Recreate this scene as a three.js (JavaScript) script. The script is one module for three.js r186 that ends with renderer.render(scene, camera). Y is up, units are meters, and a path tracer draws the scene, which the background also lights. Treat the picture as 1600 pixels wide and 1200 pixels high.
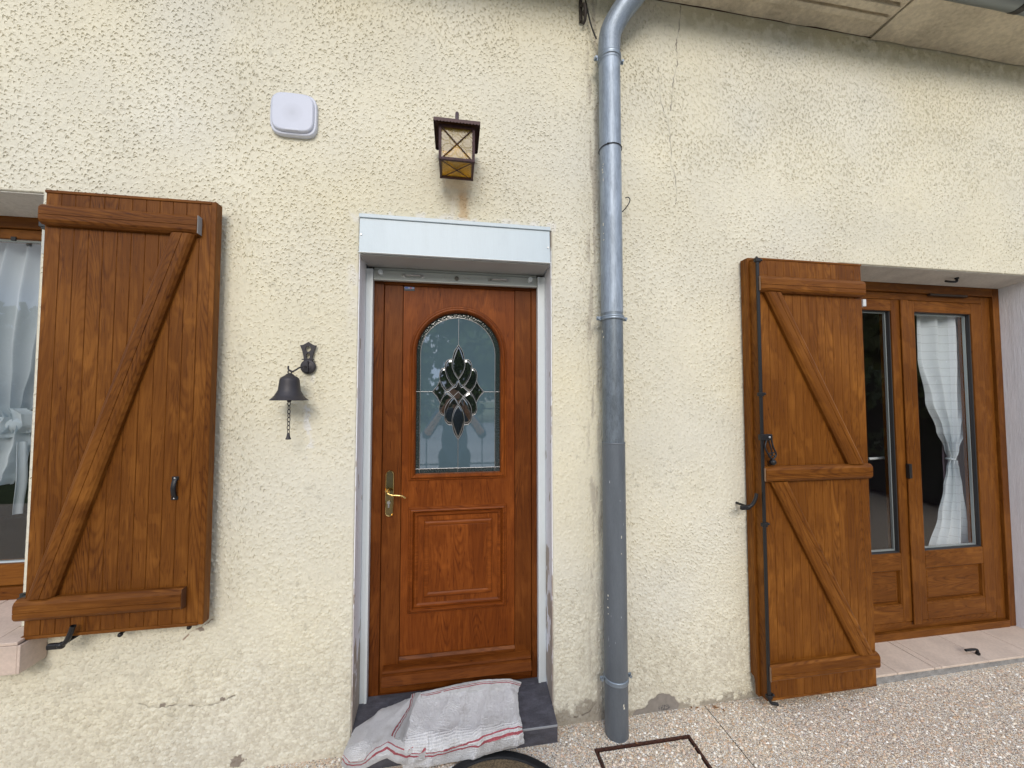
import * as THREE from 'three';
import { mergeGeometries, mergeVertices, toCreasedNormals } from 'three/addons/utils/BufferGeometryUtils.js';
import { RoundedBoxGeometry } from 'three/addons/geometries/RoundedBoxGeometry.js';
import { MarchingCubes } from 'three/addons/objects/MarchingCubes.js';

// ---------------------------------------------------------------- camera, sky, sun, exposure
const scene = new THREE.Scene();
const camera = new THREE.PerspectiveCamera(92.14, 4 / 3, 0.02, 400);
camera.rotation.order = 'YXZ';
camera.position.set(0, 1.625, 1.85);
camera.rotation.set(THREE.MathUtils.degToRad(2.334), THREE.MathUtils.degToRad(-8.772), 0);
scene.add(camera);

const renderer = new THREE.WebGLRenderer({ antialias: true });
renderer.toneMapping = THREE.LinearToneMapping;
renderer.toneMappingExposure = 1.28;
renderer.shadowMap.enabled = true;
renderer.shadowMap.type = THREE.PCFSoftShadowMap;

const sunDir = new THREE.Vector3(-0.07, 0.47, 0.88).normalize();
const sun = new THREE.DirectionalLight(0xfff6ea, 1.7);
sun.position.copy(sunDir).multiplyScalar(30);
sun.castShadow = true;
sun.shadow.radius = 56;
sun.shadow.mapSize.set(2048, 2048);
Object.assign(sun.shadow.camera, { left: -12, right: 12, top: 12, bottom: -12, near: 1, far: 70 });
scene.add(sun); scene.add(sun.target);

// ---------------------------------------------------------------- noise and random
const mulberry = (a) => () => { a = (a + 0x6d2b79f5) | 0; let t = Math.imul(a ^ (a >>> 15), 1 | a); t = (t + Math.imul(t ^ (t >>> 7), 61 | t)) ^ t; return ((t ^ (t >>> 14)) >>> 0) / 4294967296; };
const HT = new Float32Array(65536); { let a = 12345; for (let i = 0; i < 65536; i++) { a = (Math.imul(a, 1664525) + 1013904223) | 0; let t = Math.imul(a ^ (a >>> 15), 2246822519); t ^= t >>> 13; HT[i] = (t >>> 0) / 4294967296; } }
const hash2 = (x, y, s) => HT[(Math.imul(x, 7919) + Math.imul(y, 31337) + Math.imul(s, 104729) + Math.imul(x ^ (y << 5), 2749)) & 65535];
function vn(x, y, s = 0, px = 0, py = 0) {                 // value noise, optionally periodic
  let xi = Math.floor(x), yi = Math.floor(y); const fx = x - xi, fy = y - yi;
  const ux = fx * fx * (3 - 2 * fx), uy = fy * fy * (3 - 2 * fy);
  let x1 = xi + 1, y1 = yi + 1;
  if (px) { xi = ((xi % px) + px) % px; x1 = ((x1 % px) + px) % px; }
  if (py) { yi = ((yi % py) + py) % py; y1 = ((y1 % py) + py) % py; }
  const a = hash2(xi, yi, s), b = hash2(x1, yi, s), c = hash2(xi, y1, s), d = hash2(x1, y1, s);
  return a + (b - a) * ux + (c - a) * uy + (a - b - c + d) * ux * uy;
}
const fbm = (x, y, s, o = 4) => { let a = 0, w = 0.5, t = 0; for (let i = 0; i < o; i++) { a += w * vn(x, y, s + i * 17); t += w; x *= 2.03; y *= 2.03; w *= 0.5; } return a / t; };
const sm = (a, b, x) => { const t = Math.min(1, Math.max(0, (x - a) / (b - a))); return t * t * (3 - 2 * t); };
const mix = (a, b, t) => a + (b - a) * t;
const clamp = (x, a = 0, b = 1) => Math.min(b, Math.max(a, x));
const srgbByte = (l) => { l = clamp(l); return Math.round(255 * (l <= 0.0031308 ? 12.92 * l : 1.055 * Math.pow(l, 1 / 2.4) - 0.055)); };

function dataTex(w, h, fn, color = false) {                 // fn(i, j) -> linear [r,g,b] or a number 0..1
  const d = new Uint8Array(w * h * 4);
  for (let j = 0, k = 0; j < h; j++) for (let i = 0; i < w; i++, k += 4) {
    const c = fn(i, j);
    if (color) { d[k] = srgbByte(c[0]); d[k + 1] = srgbByte(c[1]); d[k + 2] = srgbByte(c[2]); }
    else d[k] = d[k + 1] = d[k + 2] = Math.round(255 * clamp(c));
    d[k + 3] = 255;
  }
  const t = new THREE.DataTexture(d, w, h, THREE.RGBAFormat);
  t.wrapS = t.wrapT = THREE.RepeatWrapping; t.magFilter = THREE.LinearFilter; t.minFilter = THREE.LinearFilter;
  if (color) t.colorSpace = THREE.SRGBColorSpace;
  t.needsUpdate = true; return t;
}
function canvasTex(w, h, draw) {
  const c = document.createElement('canvas'); c.width = w; c.height = h; draw(c.getContext('2d'), w, h);
  const t = new THREE.CanvasTexture(c); t.colorSpace = THREE.SRGBColorSpace; t.wrapS = t.wrapT = THREE.RepeatWrapping; return t;
}

// ---------------------------------------------------------------- sky: high bright cloud
{
  const W = 512, H = 256, d = new Float32Array(W * H * 4);
  for (let j = 0; j < H; j++) for (let i = 0; i < W; i++) {
    const el = ((j + 0.5) / H - 0.5) * Math.PI, az = ((i + 0.5) / W) * 2 * Math.PI;
    const x = Math.cos(el) * Math.cos(az), y = Math.sin(el), z = Math.cos(el) * Math.sin(az);
    const up = Math.max(0, y), q = 1 / (up + 0.25);
    const c = fbm(x * q * 1.6 + 20, z * q * 1.6 + 20, 5, 5);
    const cl = sm(0.32, 0.68, c);
    let r = mix(0.66, 1.04, cl), g = mix(0.79, 1.06, cl), b = mix(1.06, 1.10, cl);
    const near = Math.max(0, x * sunDir.x + y * sunDir.y + z * sunDir.z);
    const glow = 0.92 + 0.35 * Math.pow(near, 3);
    r *= glow; g *= glow; b *= glow;
    if (y < 0) { const t = sm(0, -0.05, y); r = mix(r, 0.30, t); g = mix(g, 0.30, t); b = mix(b, 0.27, t); }
    const k = (j * W + i) * 4; d[k] = r; d[k + 1] = g; d[k + 2] = b; d[k + 3] = 1;
  }
  const t = new THREE.DataTexture(d, W, H, THREE.RGBAFormat, THREE.FloatType);
  t.mapping = THREE.EquirectangularReflectionMapping; t.magFilter = THREE.LinearFilter; t.minFilter = THREE.LinearFilter; t.wrapS = THREE.RepeatWrapping; t.needsUpdate = true;
  scene.background = t; scene.environment = t;
}

// ---------------------------------------------------------------- builders
const used = new Map();
function numbered(n) { const k = used.get(n) || 0; used.set(n, k + 1); return k ? `${n}_${String(k).padStart(3, '0')}` : n; }
function thing(name, label, category, group) {
  const o = new THREE.Group(); o.name = numbered(name); o.userData = { label, category }; if (group) o.userData.group = group; scene.add(o); return o;
}
function structure(name, label) { const o = new THREE.Group(); o.name = numbered(name); o.userData = { kind: 'structure', label, category: name.replace(/_/g, ' ') }; scene.add(o); return o; }
function part(name, geo, mat, parent, label) {
  const m = new THREE.Mesh(Array.isArray(geo) ? join(geo) : geo, mat); m.name = name; m.castShadow = m.receiveShadow = true;
  if (label) m.userData.label = label; parent.add(m); return m;
}
function join(list) {
  return mergeGeometries(list.map((g) => { const n = g.index ? g.toNonIndexed() : g; for (const k of Object.keys(n.attributes)) if (!['position', 'normal', 'uv'].includes(k)) n.deleteAttribute(k); return n; }));
}
const flipWind = (g) => { if (g.index) g = g.toNonIndexed(); const p = g.attributes.position; for (let i = 0; i < p.count; i += 3) { const t = [p.getX(i + 1), p.getY(i + 1), p.getZ(i + 1)]; p.setXYZ(i + 1, p.getX(i + 2), p.getY(i + 2), p.getZ(i + 2)); p.setXYZ(i + 2, ...t); } g.computeVertexNormals(); return g; };
const box = (x0, x1, y0, y1, z0, z1, r = 0.0015) => {
  const w = x1 - x0, h = y1 - y0, d = z1 - z0, g = r > 0 ? new RoundedBoxGeometry(w, h, d, 1, Math.min(r, w / 2.1, h / 2.1, d / 2.1)) : new THREE.BoxGeometry(w, h, d);
  return g.translate((x0 + x1) / 2, (y0 + y1) / 2, (z0 + z1) / 2);
};
// uv in metres by the way each face points; v runs along the grain
function uvm(g, su, sv, grain = 'y', ou = 0, ov = 0) {
  if (g.index) g = g.toNonIndexed();
  const p = g.attributes.position, n = p.count, uv = new Float32Array(n * 2), a = new THREE.Vector3(), b = new THREE.Vector3(), c = new THREE.Vector3();
  for (let i = 0; i < n; i += 3) {
    a.fromBufferAttribute(p, i); b.fromBufferAttribute(p, i + 1); c.fromBufferAttribute(p, i + 2);
    b.sub(a); c.sub(a); b.cross(c); const ax = Math.abs(b.x), ay = Math.abs(b.y), az = Math.abs(b.z);
    for (let k = i; k < i + 3; k++) {
      const X = p.getX(k), Y = p.getY(k), Z = p.getZ(k); let s, t;
      if (grain === 'y') { if (az >= ax && az >= ay) { s = X; t = Y; } else if (ax >= ay) { s = Z; t = Y; } else { s = X; t = Z; } }
      else { if (az >= ax && az >= ay) { s = Y; t = X; } else if (ay >= ax) { s = Z; t = X; } else { s = Y; t = Z; } }
      uv[k * 2] = s / su + ou; uv[k * 2 + 1] = t / sv + ov;
    }
  }
  g.setAttribute('uv', new THREE.BufferAttribute(uv, 2)); return g;
}
function fromArrays(pos, crease = 0.6, uv) {
  const g = new THREE.BufferGeometry(); g.setAttribute('position', new THREE.BufferAttribute(new Float32Array(pos), 3));
  g.setAttribute('uv', new THREE.BufferAttribute(new Float32Array(uv || (pos.length / 3) * 2), 2));
  g.computeVertexNormals(); return crease ? toCreasedNormals(g, crease) : g;
}
// a profile in (x, z) drawn out along y from 0 to L, leaning by `shear` metres of x over that length
function prism(profile, L, shear = 0, crease = 0.6) {
  let A = 0; const n = profile.length; for (let i = 0; i < n; i++) { const p = profile[i], q = profile[(i + 1) % n]; A += p[0] * q[1] - q[0] * p[1]; }
  const P = A > 0 ? profile : [...profile].reverse(), pos = [], v = (p, t) => [p[0] + shear * t, L * t, p[1]];
  for (let i = 0; i < n; i++) { const p = P[i], q = P[(i + 1) % n]; pos.push(...v(p, 0), ...v(p, 1), ...v(q, 1), ...v(p, 0), ...v(q, 1), ...v(q, 0)); }
  const tri = THREE.ShapeUtils.triangulateShape(P.map((p) => new THREE.Vector2(...p)), []);
  for (const [a, b, c] of tri) { pos.push(...v(P[a], 1), ...v(P[c], 1), ...v(P[b], 1)); pos.push(...v(P[a], 0), ...v(P[b], 0), ...v(P[c], 0)); }
  return fromArrays(pos, crease);
}
// a profile [offset outward, height z] carried round a path in the wall's plane with mitred corners
function sweep(path, profile, closed = true, crease = 0.5) {
  const n = path.length, M = [];
  for (let i = 0; i < n; i++) {
    const p = path[i], a = closed || i > 0 ? path[(i + n - 1) % n] : null, b = closed || i < n - 1 ? path[(i + 1) % n] : null;
    const nrm = (u, w) => { const dx = w[0] - u[0], dy = w[1] - u[1], l = Math.hypot(dx, dy) || 1; return [dy / l, -dx / l]; };
    const n1 = a ? nrm(a, p) : nrm(p, b), n2 = b ? nrm(p, b) : n1; let mx = n1[0] + n2[0], my = n1[1] + n2[1]; const l = Math.hypot(mx, my) || 1; mx /= l; my /= l;
    const k = 1 / Math.max(0.3, mx * n1[0] + my * n1[1]); M.push([mx * k, my * k]);
  }
  const pos = [], N = closed ? n : n - 1, V = (i, j) => [path[i][0] + M[i][0] * profile[j][0], path[i][1] + M[i][1] * profile[j][0], profile[j][1]];
  for (let i = 0; i < N; i++) { const i2 = (i + 1) % n; for (let j = 0; j < profile.length - 1; j++) { const a = V(i, j), b = V(i2, j), c = V(i2, j + 1), d = V(i, j + 1); pos.push(...a, ...b, ...c, ...a, ...c, ...d); } }
  return fromArrays(pos, crease);
}
const rect = (x0, x1, y0, y1) => [[x0, y0], [x1, y0], [x1, y1], [x0, y1]];     // anticlockwise: offset > 0 is outward
const V3 = (a) => new THREE.Vector3(...a);
const tube = (pts, r, seg = 24, rad = 8, closed = false) => new THREE.TubeGeometry(new THREE.CatmullRomCurve3(pts.map(V3), closed), seg, r, rad, closed);
const lathe = (pts, seg = 32) => new THREE.LatheGeometry(pts.map((p) => new THREE.Vector2(...p)), seg);
const cyl = (r, h, seg = 20, r2 = r) => new THREE.CylinderGeometry(r2, r, h, seg);
const sph = (r, x, y, z) => new THREE.SphereGeometry(r, 14, 10).translate(x, y, z);
const shapeOf = (pts) => (pts.length ? new THREE.Shape(pts.map((p) => new THREE.Vector2(...p))) : new THREE.Shape());

// ---------------------------------------------------------------- wood foil: grain, cathedral figure, knots
const WU = 0.8, WV = 2.0;
const woodHeight = new Float32Array(1024 * 2048);
const woodTex = dataTex(1024, 2048, (i, j) => {
  const u = (i / 1024) * WU, v = (j / 2048) * WV, PU = (f) => Math.round(f * WU), PV = (f) => Math.round(f * WV);
  const N = (fu, fv, s, du = 0, dv = 0) => vn((u + du) * fu, (v + dv) * fv, s, PU(fu), PV(fv));
  let wob = (N(10, 1.5, 1) - 0.5) * 0.05 + (N(25, 4, 2) - 0.5) * 0.014;
  let knot = 0;
  for (let k = 0; k < 14; k++) {
    if (k === 0 && false) break; const ku = (k % 8) * 0.1 + 0.02 + hash2(k, 3, 9) * 0.06, kv = hash2(k, 4, 9) * WV;
    let dv = v - kv; if (dv > WV / 2) dv -= WV; if (dv < -WV / 2) dv += WV; let du = u - ku; if (du > WU / 2) du -= WU; if (du < -WU / 2) du += WU;
    const r = Math.hypot(du, dv * 0.42), s = 0.006 + 0.008 * hash2(k, 5, 9);
    wob += 0.028 * Math.exp(-(r * r) / (s * s * 7)) * Math.sign(du || 1) * 0.6; knot = Math.max(knot, Math.exp(-(r * r) / (s * s * 0.25)) * (0.3 + 0.7 * vn(u * 300, v * 120, 71, 240, 240)));
  }
  const cell = u / 0.1 + wob * 2, c0 = Math.floor(cell), f = cell - c0 - 0.5;
  const cc = ((c0 % 8) + 8) % 8, ph = hash2(cc, 1, 77), per = hash2(cc, 2, 77) > 0.5 ? 1 : -1;
  // arches of flat-sawn figure
  const arch = Math.sin((f * f * 26 * (0.6 + ph) + per * v * 7 * Math.PI / 1.0 * (1 + Math.floor(ph * 2)) / 2 * 2 + (N(6, 3, 11) - 0.5) * 5) * 2.0 + ph * 9);
  const fig = sm(0.42, 0.75, N(9, 1, 21)) * (0.35 + 0.65 * sm(0.3, 0.8, N(14, 3, 22)));
  const straight = N(140, 5, 31, wob) * 0.5 + N(320, 12, 32, wob) * 0.5;
  const pore = sm(0.62, 0.9, N(460, 22, 41, wob * 0.6)) * sm(0.3, 0.7, N(90, 5, 42, wob));
  const big = N(11, 1.5, 51, wob) * 0.55 + N(6, 3, 52) * 0.45;
  const blotch = sm(0.5, 0.85, N(26, 9, 61, wob * 2)) * 0.4 + sm(0.55, 0.8, N(60, 16, 62, wob * 2)) * sm(0.4, 0.7, N(9, 4, 63)) * 0.45;
  const line = Math.pow(0.5 + 0.5 * arch, 3);
  let t = 0.50 + (big - 0.5) * 0.42 + (straight - 0.5) * 0.34 - fig * 0.30 * (line - 0.3) + blotch * 0.34 - pore * 0.26 - knot * 0.5;
  t = clamp(t);
  woodHeight[j * 1024 + i] = clamp(0.6 - pore * 0.5 + (straight - 0.5) * 0.3 - fig * arch * 0.12);
  const D = [0.060, 0.0165, 0.0030], Mi = [0.160, 0.056, 0.0086], G = [0.290, 0.116, 0.021];
  return t < 0.5 ? D.map((d, k) => mix(d, Mi[k], t * 2)) : Mi.map((d, k) => mix(d, G[k], t * 2 - 1));
}, true);
const woodBump = dataTex(1024, 2048, (i, j) => woodHeight[j * 1024 + i]);
const wood = (tint, rough = 0.46, bump = 0.0005) => new THREE.MeshPhysicalMaterial({ map: woodTex, color: new THREE.Color().setRGB(...tint), roughness: rough, bumpMap: woodBump, bumpScale: bump, specularIntensity: 0.28 });
const woodShutter = wood([0.86, 0.82, 0.80]), woodShutterR = wood([0.98, 0.93, 0.82]), woodDoor = wood([0.76, 0.58, 0.60], 0.42), woodDoorPanel = wood([1.0, 0.68, 0.60], 0.40), woodWindow = wood([0.90, 0.85, 0.80], 0.42);
let wk = 0;
const wuvAt = (g, ou, ov, grain = 'y') => uvm(g, WU * 0.78, WV * 0.72, grain, ou, ov);
const wuv = (g, grain = 'y') => { wk++; return uvm(g, WU * 0.78, WV * 0.72, grain, hash2(wk, 1, 5), hash2(wk, 2, 5)); };

// ---------------------------------------------------------------- plain materials
const std = (rgb, rough = 0.6, metal = 0, o = {}) => new THREE.MeshStandardMaterial({ color: new THREE.Color().setRGB(...rgb), roughness: rough, metalness: metal, ...o });
const grainTex = dataTex(512, 512, (i, j) => 0.5 + 0.35 * (vn(i / 3, j / 3, 3, 0, 0) - 0.5) + 0.5 * (vn(i / 16, j / 16, 4, 32, 32) - 0.5) + 0.3 * (vn(i / 64, j / 64, 5, 8, 8) - 0.5));
const speckle = (base, amp, sx = 5, sy = 5, seed = 1, size = 512) => dataTex(size, size, (i, j) => {
  const P = (s) => Math.round(size / s), a = vn(i / sx, j / sy, seed, P(sx), P(sy)), b = vn(i / (sx * 8), j / (sy * 8), seed + 1, P(sx * 8), P(sy * 8)), c = vn(i / 2, j / 2, seed + 2, size / 2, size / 2);
  const k = 1 + amp * ((a - 0.5) * 0.8 + (b - 0.5) * 1.0 + (c - 0.5) * 0.5); return base.map((x) => x * k);
}, true);
const blackIron = std([0.012, 0.012, 0.014], 0.42, 0.2);
const M = {
  iron: blackIron,
  blackPlastic: std([0.01, 0.01, 0.011], 0.5),
  aluWhite: std([0.60, 0.67, 0.69], 0.42),
  aluRail: std([0.66, 0.71, 0.73], 0.38),
  aluBar: std([0.42, 0.45, 0.43], 0.4),
  steel: std([0.5, 0.5, 0.5], 0.3, 0.9),
  brass: std([0.75, 0.52, 0.2], 0.12, 1.0),
  brassDark: std([0.20, 0.16, 0.08], 0.1, 1.0),
  whitePlastic: std([0.58, 0.61, 0.71], 0.4),
  rubber: std([0.006, 0.006, 0.007], 0.7, 0, { bumpMap: grainTex, bumpScale: 0.001 }),
  came: std([0.45, 0.45, 0.45], 0.28, 0.9),
  darkRoom: std([0.04, 0.037, 0.035], 0.9),
};

// ================================================================ THE HOUSE WALL
const X0 = -2.25, X1 = 4.1, Y0 = -0.06, Y1 = 3.875, TW = 1600, TH = 992, PXW = (X1 - X0) / TW, PYH = (Y1 - Y0) / TH;
const holes = [[-3.1, -1.757, 0.66, 2.514], [-0.462, 0.495, -0.2, 2.505], [2.25, 3.825, -0.2, 2.436]];
// cracks: polylines on the wall
const cracks = [
  [[1.262, 3.87], [1.245, 3.72], [1.228, 3.66], [1.232, 3.52], [1.205, 3.42], [1.196, 3.32], [1.185, 3.24]],
  [[1.115, 3.48], [1.12, 3.36], [1.128, 3.27], [1.165, 3.19], [1.178, 3.12], [1.185, 3.02], [1.182, 2.92], [1.205, 2.87], [1.212, 2.78], [1.205, 2.70]],
  [[-1.05, 0.655], [-1.09, 0.625], [-1.13, 0.61], [-1.16, 0.58]],
  [[-1.32, 0.33], [-1.25, 0.30], [-1.17, 0.31], [-1.08, 0.285], [-1.0, 0.30], [-0.95, 0.32]],
  [[0.60, 0.03], [0.68, 0.045], [0.72, 0.09]],
];
const crackBox = cracks.map((c) => [Math.min(...c.map((p) => p[0])) - 0.02, Math.max(...c.map((p) => p[0])) + 0.02, Math.min(...c.map((p) => p[1])) - 0.02, Math.max(...c.map((p) => p[1])) + 0.02]);
function segDist(x, y, c) {
  const bb = crackBox[cracks.indexOf(c)]; if (x < bb[0] || x > bb[1] || y < bb[2] || y > bb[3]) return 9; let best = 9; for (let i = 0; i < c.length - 1; i++) { const [ax, ay] = c[i], [bx, by] = c[i + 1], dx = bx - ax, dy = by - ay, t = clamp(((x - ax) * dx + (y - ay) * dy) / (dx * dx + dy * dy)); best = Math.min(best, Math.hypot(x - ax - dx * t, y - ay - dy * t)); } return best;
}
const patchAt = (x, y) => {
  if (y > 0.16 || x < 0.82 || x > 1.3) return 9;                               // where the render has broken off at the foot of the wall
  const w = (fbm(x * 30, y * 30, 88, 3) - 0.5) * 0.05;
  const a = Math.hypot((x - 1.075) / 0.095, (y - 0.005) / 0.085) + w * 6, b = Math.hypot((x - 0.975) / 0.06, (y + 0.005) / 0.035) + w * 8;
  return Math.min(a, b);
};
const BW = 4096, BH = 2048, BX = (X1 - X0) / BW, BY = (Y1 - Y0) / BH, lips = [], wallH = new Float32Array(BW * BH);   // two 2048 textures side by side
{
  for (let j = 0; j < BH; j++) for (let i = 0; i < BW; i++) { const x = i * BX, y = j * BY; wallH[j * BW + i] = 0.22 + (vn(x * 150, y * 150, 9) - 0.5) * 0.055 + (vn(x * 420, y * 420, 10) - 0.5) * 0.05 + (vn(x * 12, y * 12, 11) - 0.5) * 0.06; }
  // torn scales of trowelled roughcast: each lifts off gently and breaks along an arched lower lip
  const kinds = [ // cell w, cell h, half width, arch, run, turn, strength
    [0.0220, 0.0200, 0.0100, 1.05, 0.011, 0, 1.0], [0.018, 0.017, 0.0075, 0.95, 0.008, 0, 0.62],
    [0.0150, 0.0240, 0.0062, 2.1, 0.013, 0, 0.95], [0.013, 0.018, 0.0050, 1.9, 0.009, 0, 0.6],
    [0.0170, 0.0145, 0.0095, 0.6, 0.010, -0.5, 0.95], [0.014, 0.012, 0.0075, 0.6, 0.007, -0.5, 0.7]];
  const stamp = (kind, want, seed, solid) => {
    const [cw, ch, wide, arch, run, turn, str] = kinds[kind], nx = Math.ceil((X1 - X0) / cw), ny = Math.ceil((Y1 - Y0) / ch);
    for (let cy = 0; cy < ny; cy++) for (let cx = 0; cx < nx; cx++) {
      const px = (cx + hash2(cx, cy, seed)) * cw + X0, py = (cy + hash2(cx, cy, seed + 1)) * ch + Y0; if (hash2(cx, cy, seed + 6) > want(px, py)) continue;
      const A = str * (0.3 + 0.7 * hash2(cx, cy, seed + 2)) * (0.55 + 0.45 * sm(0.25, 0.6, vn(px * 5, py * 5, 8))), r = turn + (hash2(cx, cy, seed + 3) - 0.5) * 1.2, c = Math.cos(r), q = Math.sin(r), w = wide * (0.5 + 0.8 * hash2(cx, cy, seed + 4)), skew = (hash2(cx, cy, seed + 5) - 0.5) * 2.2, R = Math.max(w * (1 + arch * 1.6), run * 2.6) + 0.004;
      if (solid) { if (!holes.some((h) => px > h[0] - 0.012 && px < h[1] + 0.012 && py > h[2] - 0.012 && py < h[3] + 0.012) && py > 0.02 && py < 3.85 && patchAt(px, py) > 1.25 && !cracks.some((q) => segDist(px, py - wide * 0.4, q) < 0.007)) lips.push([kind, px, py, r, w / wide, A, cx * 31 + cy]); continue; }
      const i0 = Math.max(0, Math.floor((px - R - X0) / BX)), i1 = Math.min(BW - 1, Math.ceil((px + R - X0) / BX)), j0 = Math.max(0, Math.floor((py - R - Y0) / BY)), j1 = Math.min(BH - 1, Math.ceil((py + R - Y0) / BY));
      for (let j = j0; j <= j1; j++) for (let i = i0; i <= i1; i++) {
        const dx = X0 + i * BX - px, dy = Y0 + j * BY - py, X = dx * c + dy * q, Y = -dx * q + dy * c, u = X / w; if (u < -1 || u > 1) continue;
        const d = Y + arch * w * Math.pow(Math.abs(u), 1.35) * (1 + skew * u * 0.6) + (vn(X * 260 + cx * 7, cy * 3.3, seed) - 0.5) * 0.003; if (d < -0.0012 || d > run * 2.6) continue;
        const h = 0.22 + 0.72 * A * sm(-0.0012, 0.0010, d) * Math.exp(-Math.max(0, d) / run) * sm(1, 0.6, Math.abs(u)), k = j * BW + i; if (h > wallH[k]) wallH[k] = wallH[k] * 0.25 + h * 0.75;
      }
    }
  };
  const streak = (x, y) => sm(0.3, 0.7, Math.max(sm(0.20, 0.08, Math.abs(x - 0.78)), sm(3.0, 3.5, y + (x > 0.9 ? 0.30 : -0.2)), 0.6 * sm(0.10, 0.03, Math.abs(x + 0.98)) * sm(0.6, 0.7, y)) + (vn(x * 3, y * 3, 6) - 0.5) * 0.5);
  const low = (x, y) => (1 - streak(x, y)) * sm(1.1, 0.5, y + (vn(x * 2.2, y * 2.2, 7) - 0.5) * 0.5), plain = (x, y) => Math.max(0, 1 - streak(x, y) - low(x, y));
  stamp(1, plain, 160); stamp(0, plain, 100, true); stamp(3, streak, 130); stamp(2, streak, 120, true); stamp(5, low, 180); stamp(4, low, 140, true);
  for (let j = 0; j < BH; j++) for (let i = 0; i < BW; i++) {
    const x = X0 + (i + 0.5) * BX, y = Y0 + (j + 0.5) * BY, k = j * BW + i; let near = y < 0.16 && x > 0.8 && x < 1.32; for (const b of crackBox) if (x > b[0] && x < b[1] && y > b[2] && y < b[3]) near = true; if (!near) continue;
    const cw = (vn(x * 60, y * 60, 12) - 0.5) * 0.010; for (let q = 0; q < cracks.length; q++) { const d = segDist(x + cw, y + cw, cracks[q]), w = q < 2 ? 0.0016 : 0.0028; if (d < w * 2) wallH[k] -= 0.35 * sm(w * 1.6, w * 0.3, d); }
    const pd = patchAt(x, y); if (pd < 1.1) wallH[k] = mix(wallH[k], 0.02 + vn(x * 90, y * 90, 13) * 0.05, sm(1.02, 0.96, pd));
  }
}
const HMAX = 0.0058;                                       // metres from black to white
const sampleH = (x, y) => {
  const fx = clamp((x - X0) / BX - 0.5, 0, BW - 1.01), fy = clamp((y - Y0) / BY - 0.5, 0, BH - 1.01), i = Math.floor(fx), j = Math.floor(fy), a = fx - i, b = fy - j, k = j * BW + i;
  return (wallH[k] * (1 - a) + wallH[k + 1] * a) * (1 - b) + (wallH[k + BW] * (1 - a) + wallH[k + BW + 1] * a) * b;
};
const blurH = (x, y) => { let t = 0; for (let b = -1; b <= 1; b++) for (let a = -1; a <= 1; a++) t += sampleH(x + a * 0.0028, y + b * 0.0028); return t / 9; };
const wallBumps = [0, 1].map((h) => { const t = dataTex(2048, BH, (i, j) => wallH[j * BW + i + h * 2048]); t.channel = 1; t.wrapS = t.wrapT = THREE.ClampToEdgeWrapping; return t; });
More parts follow.
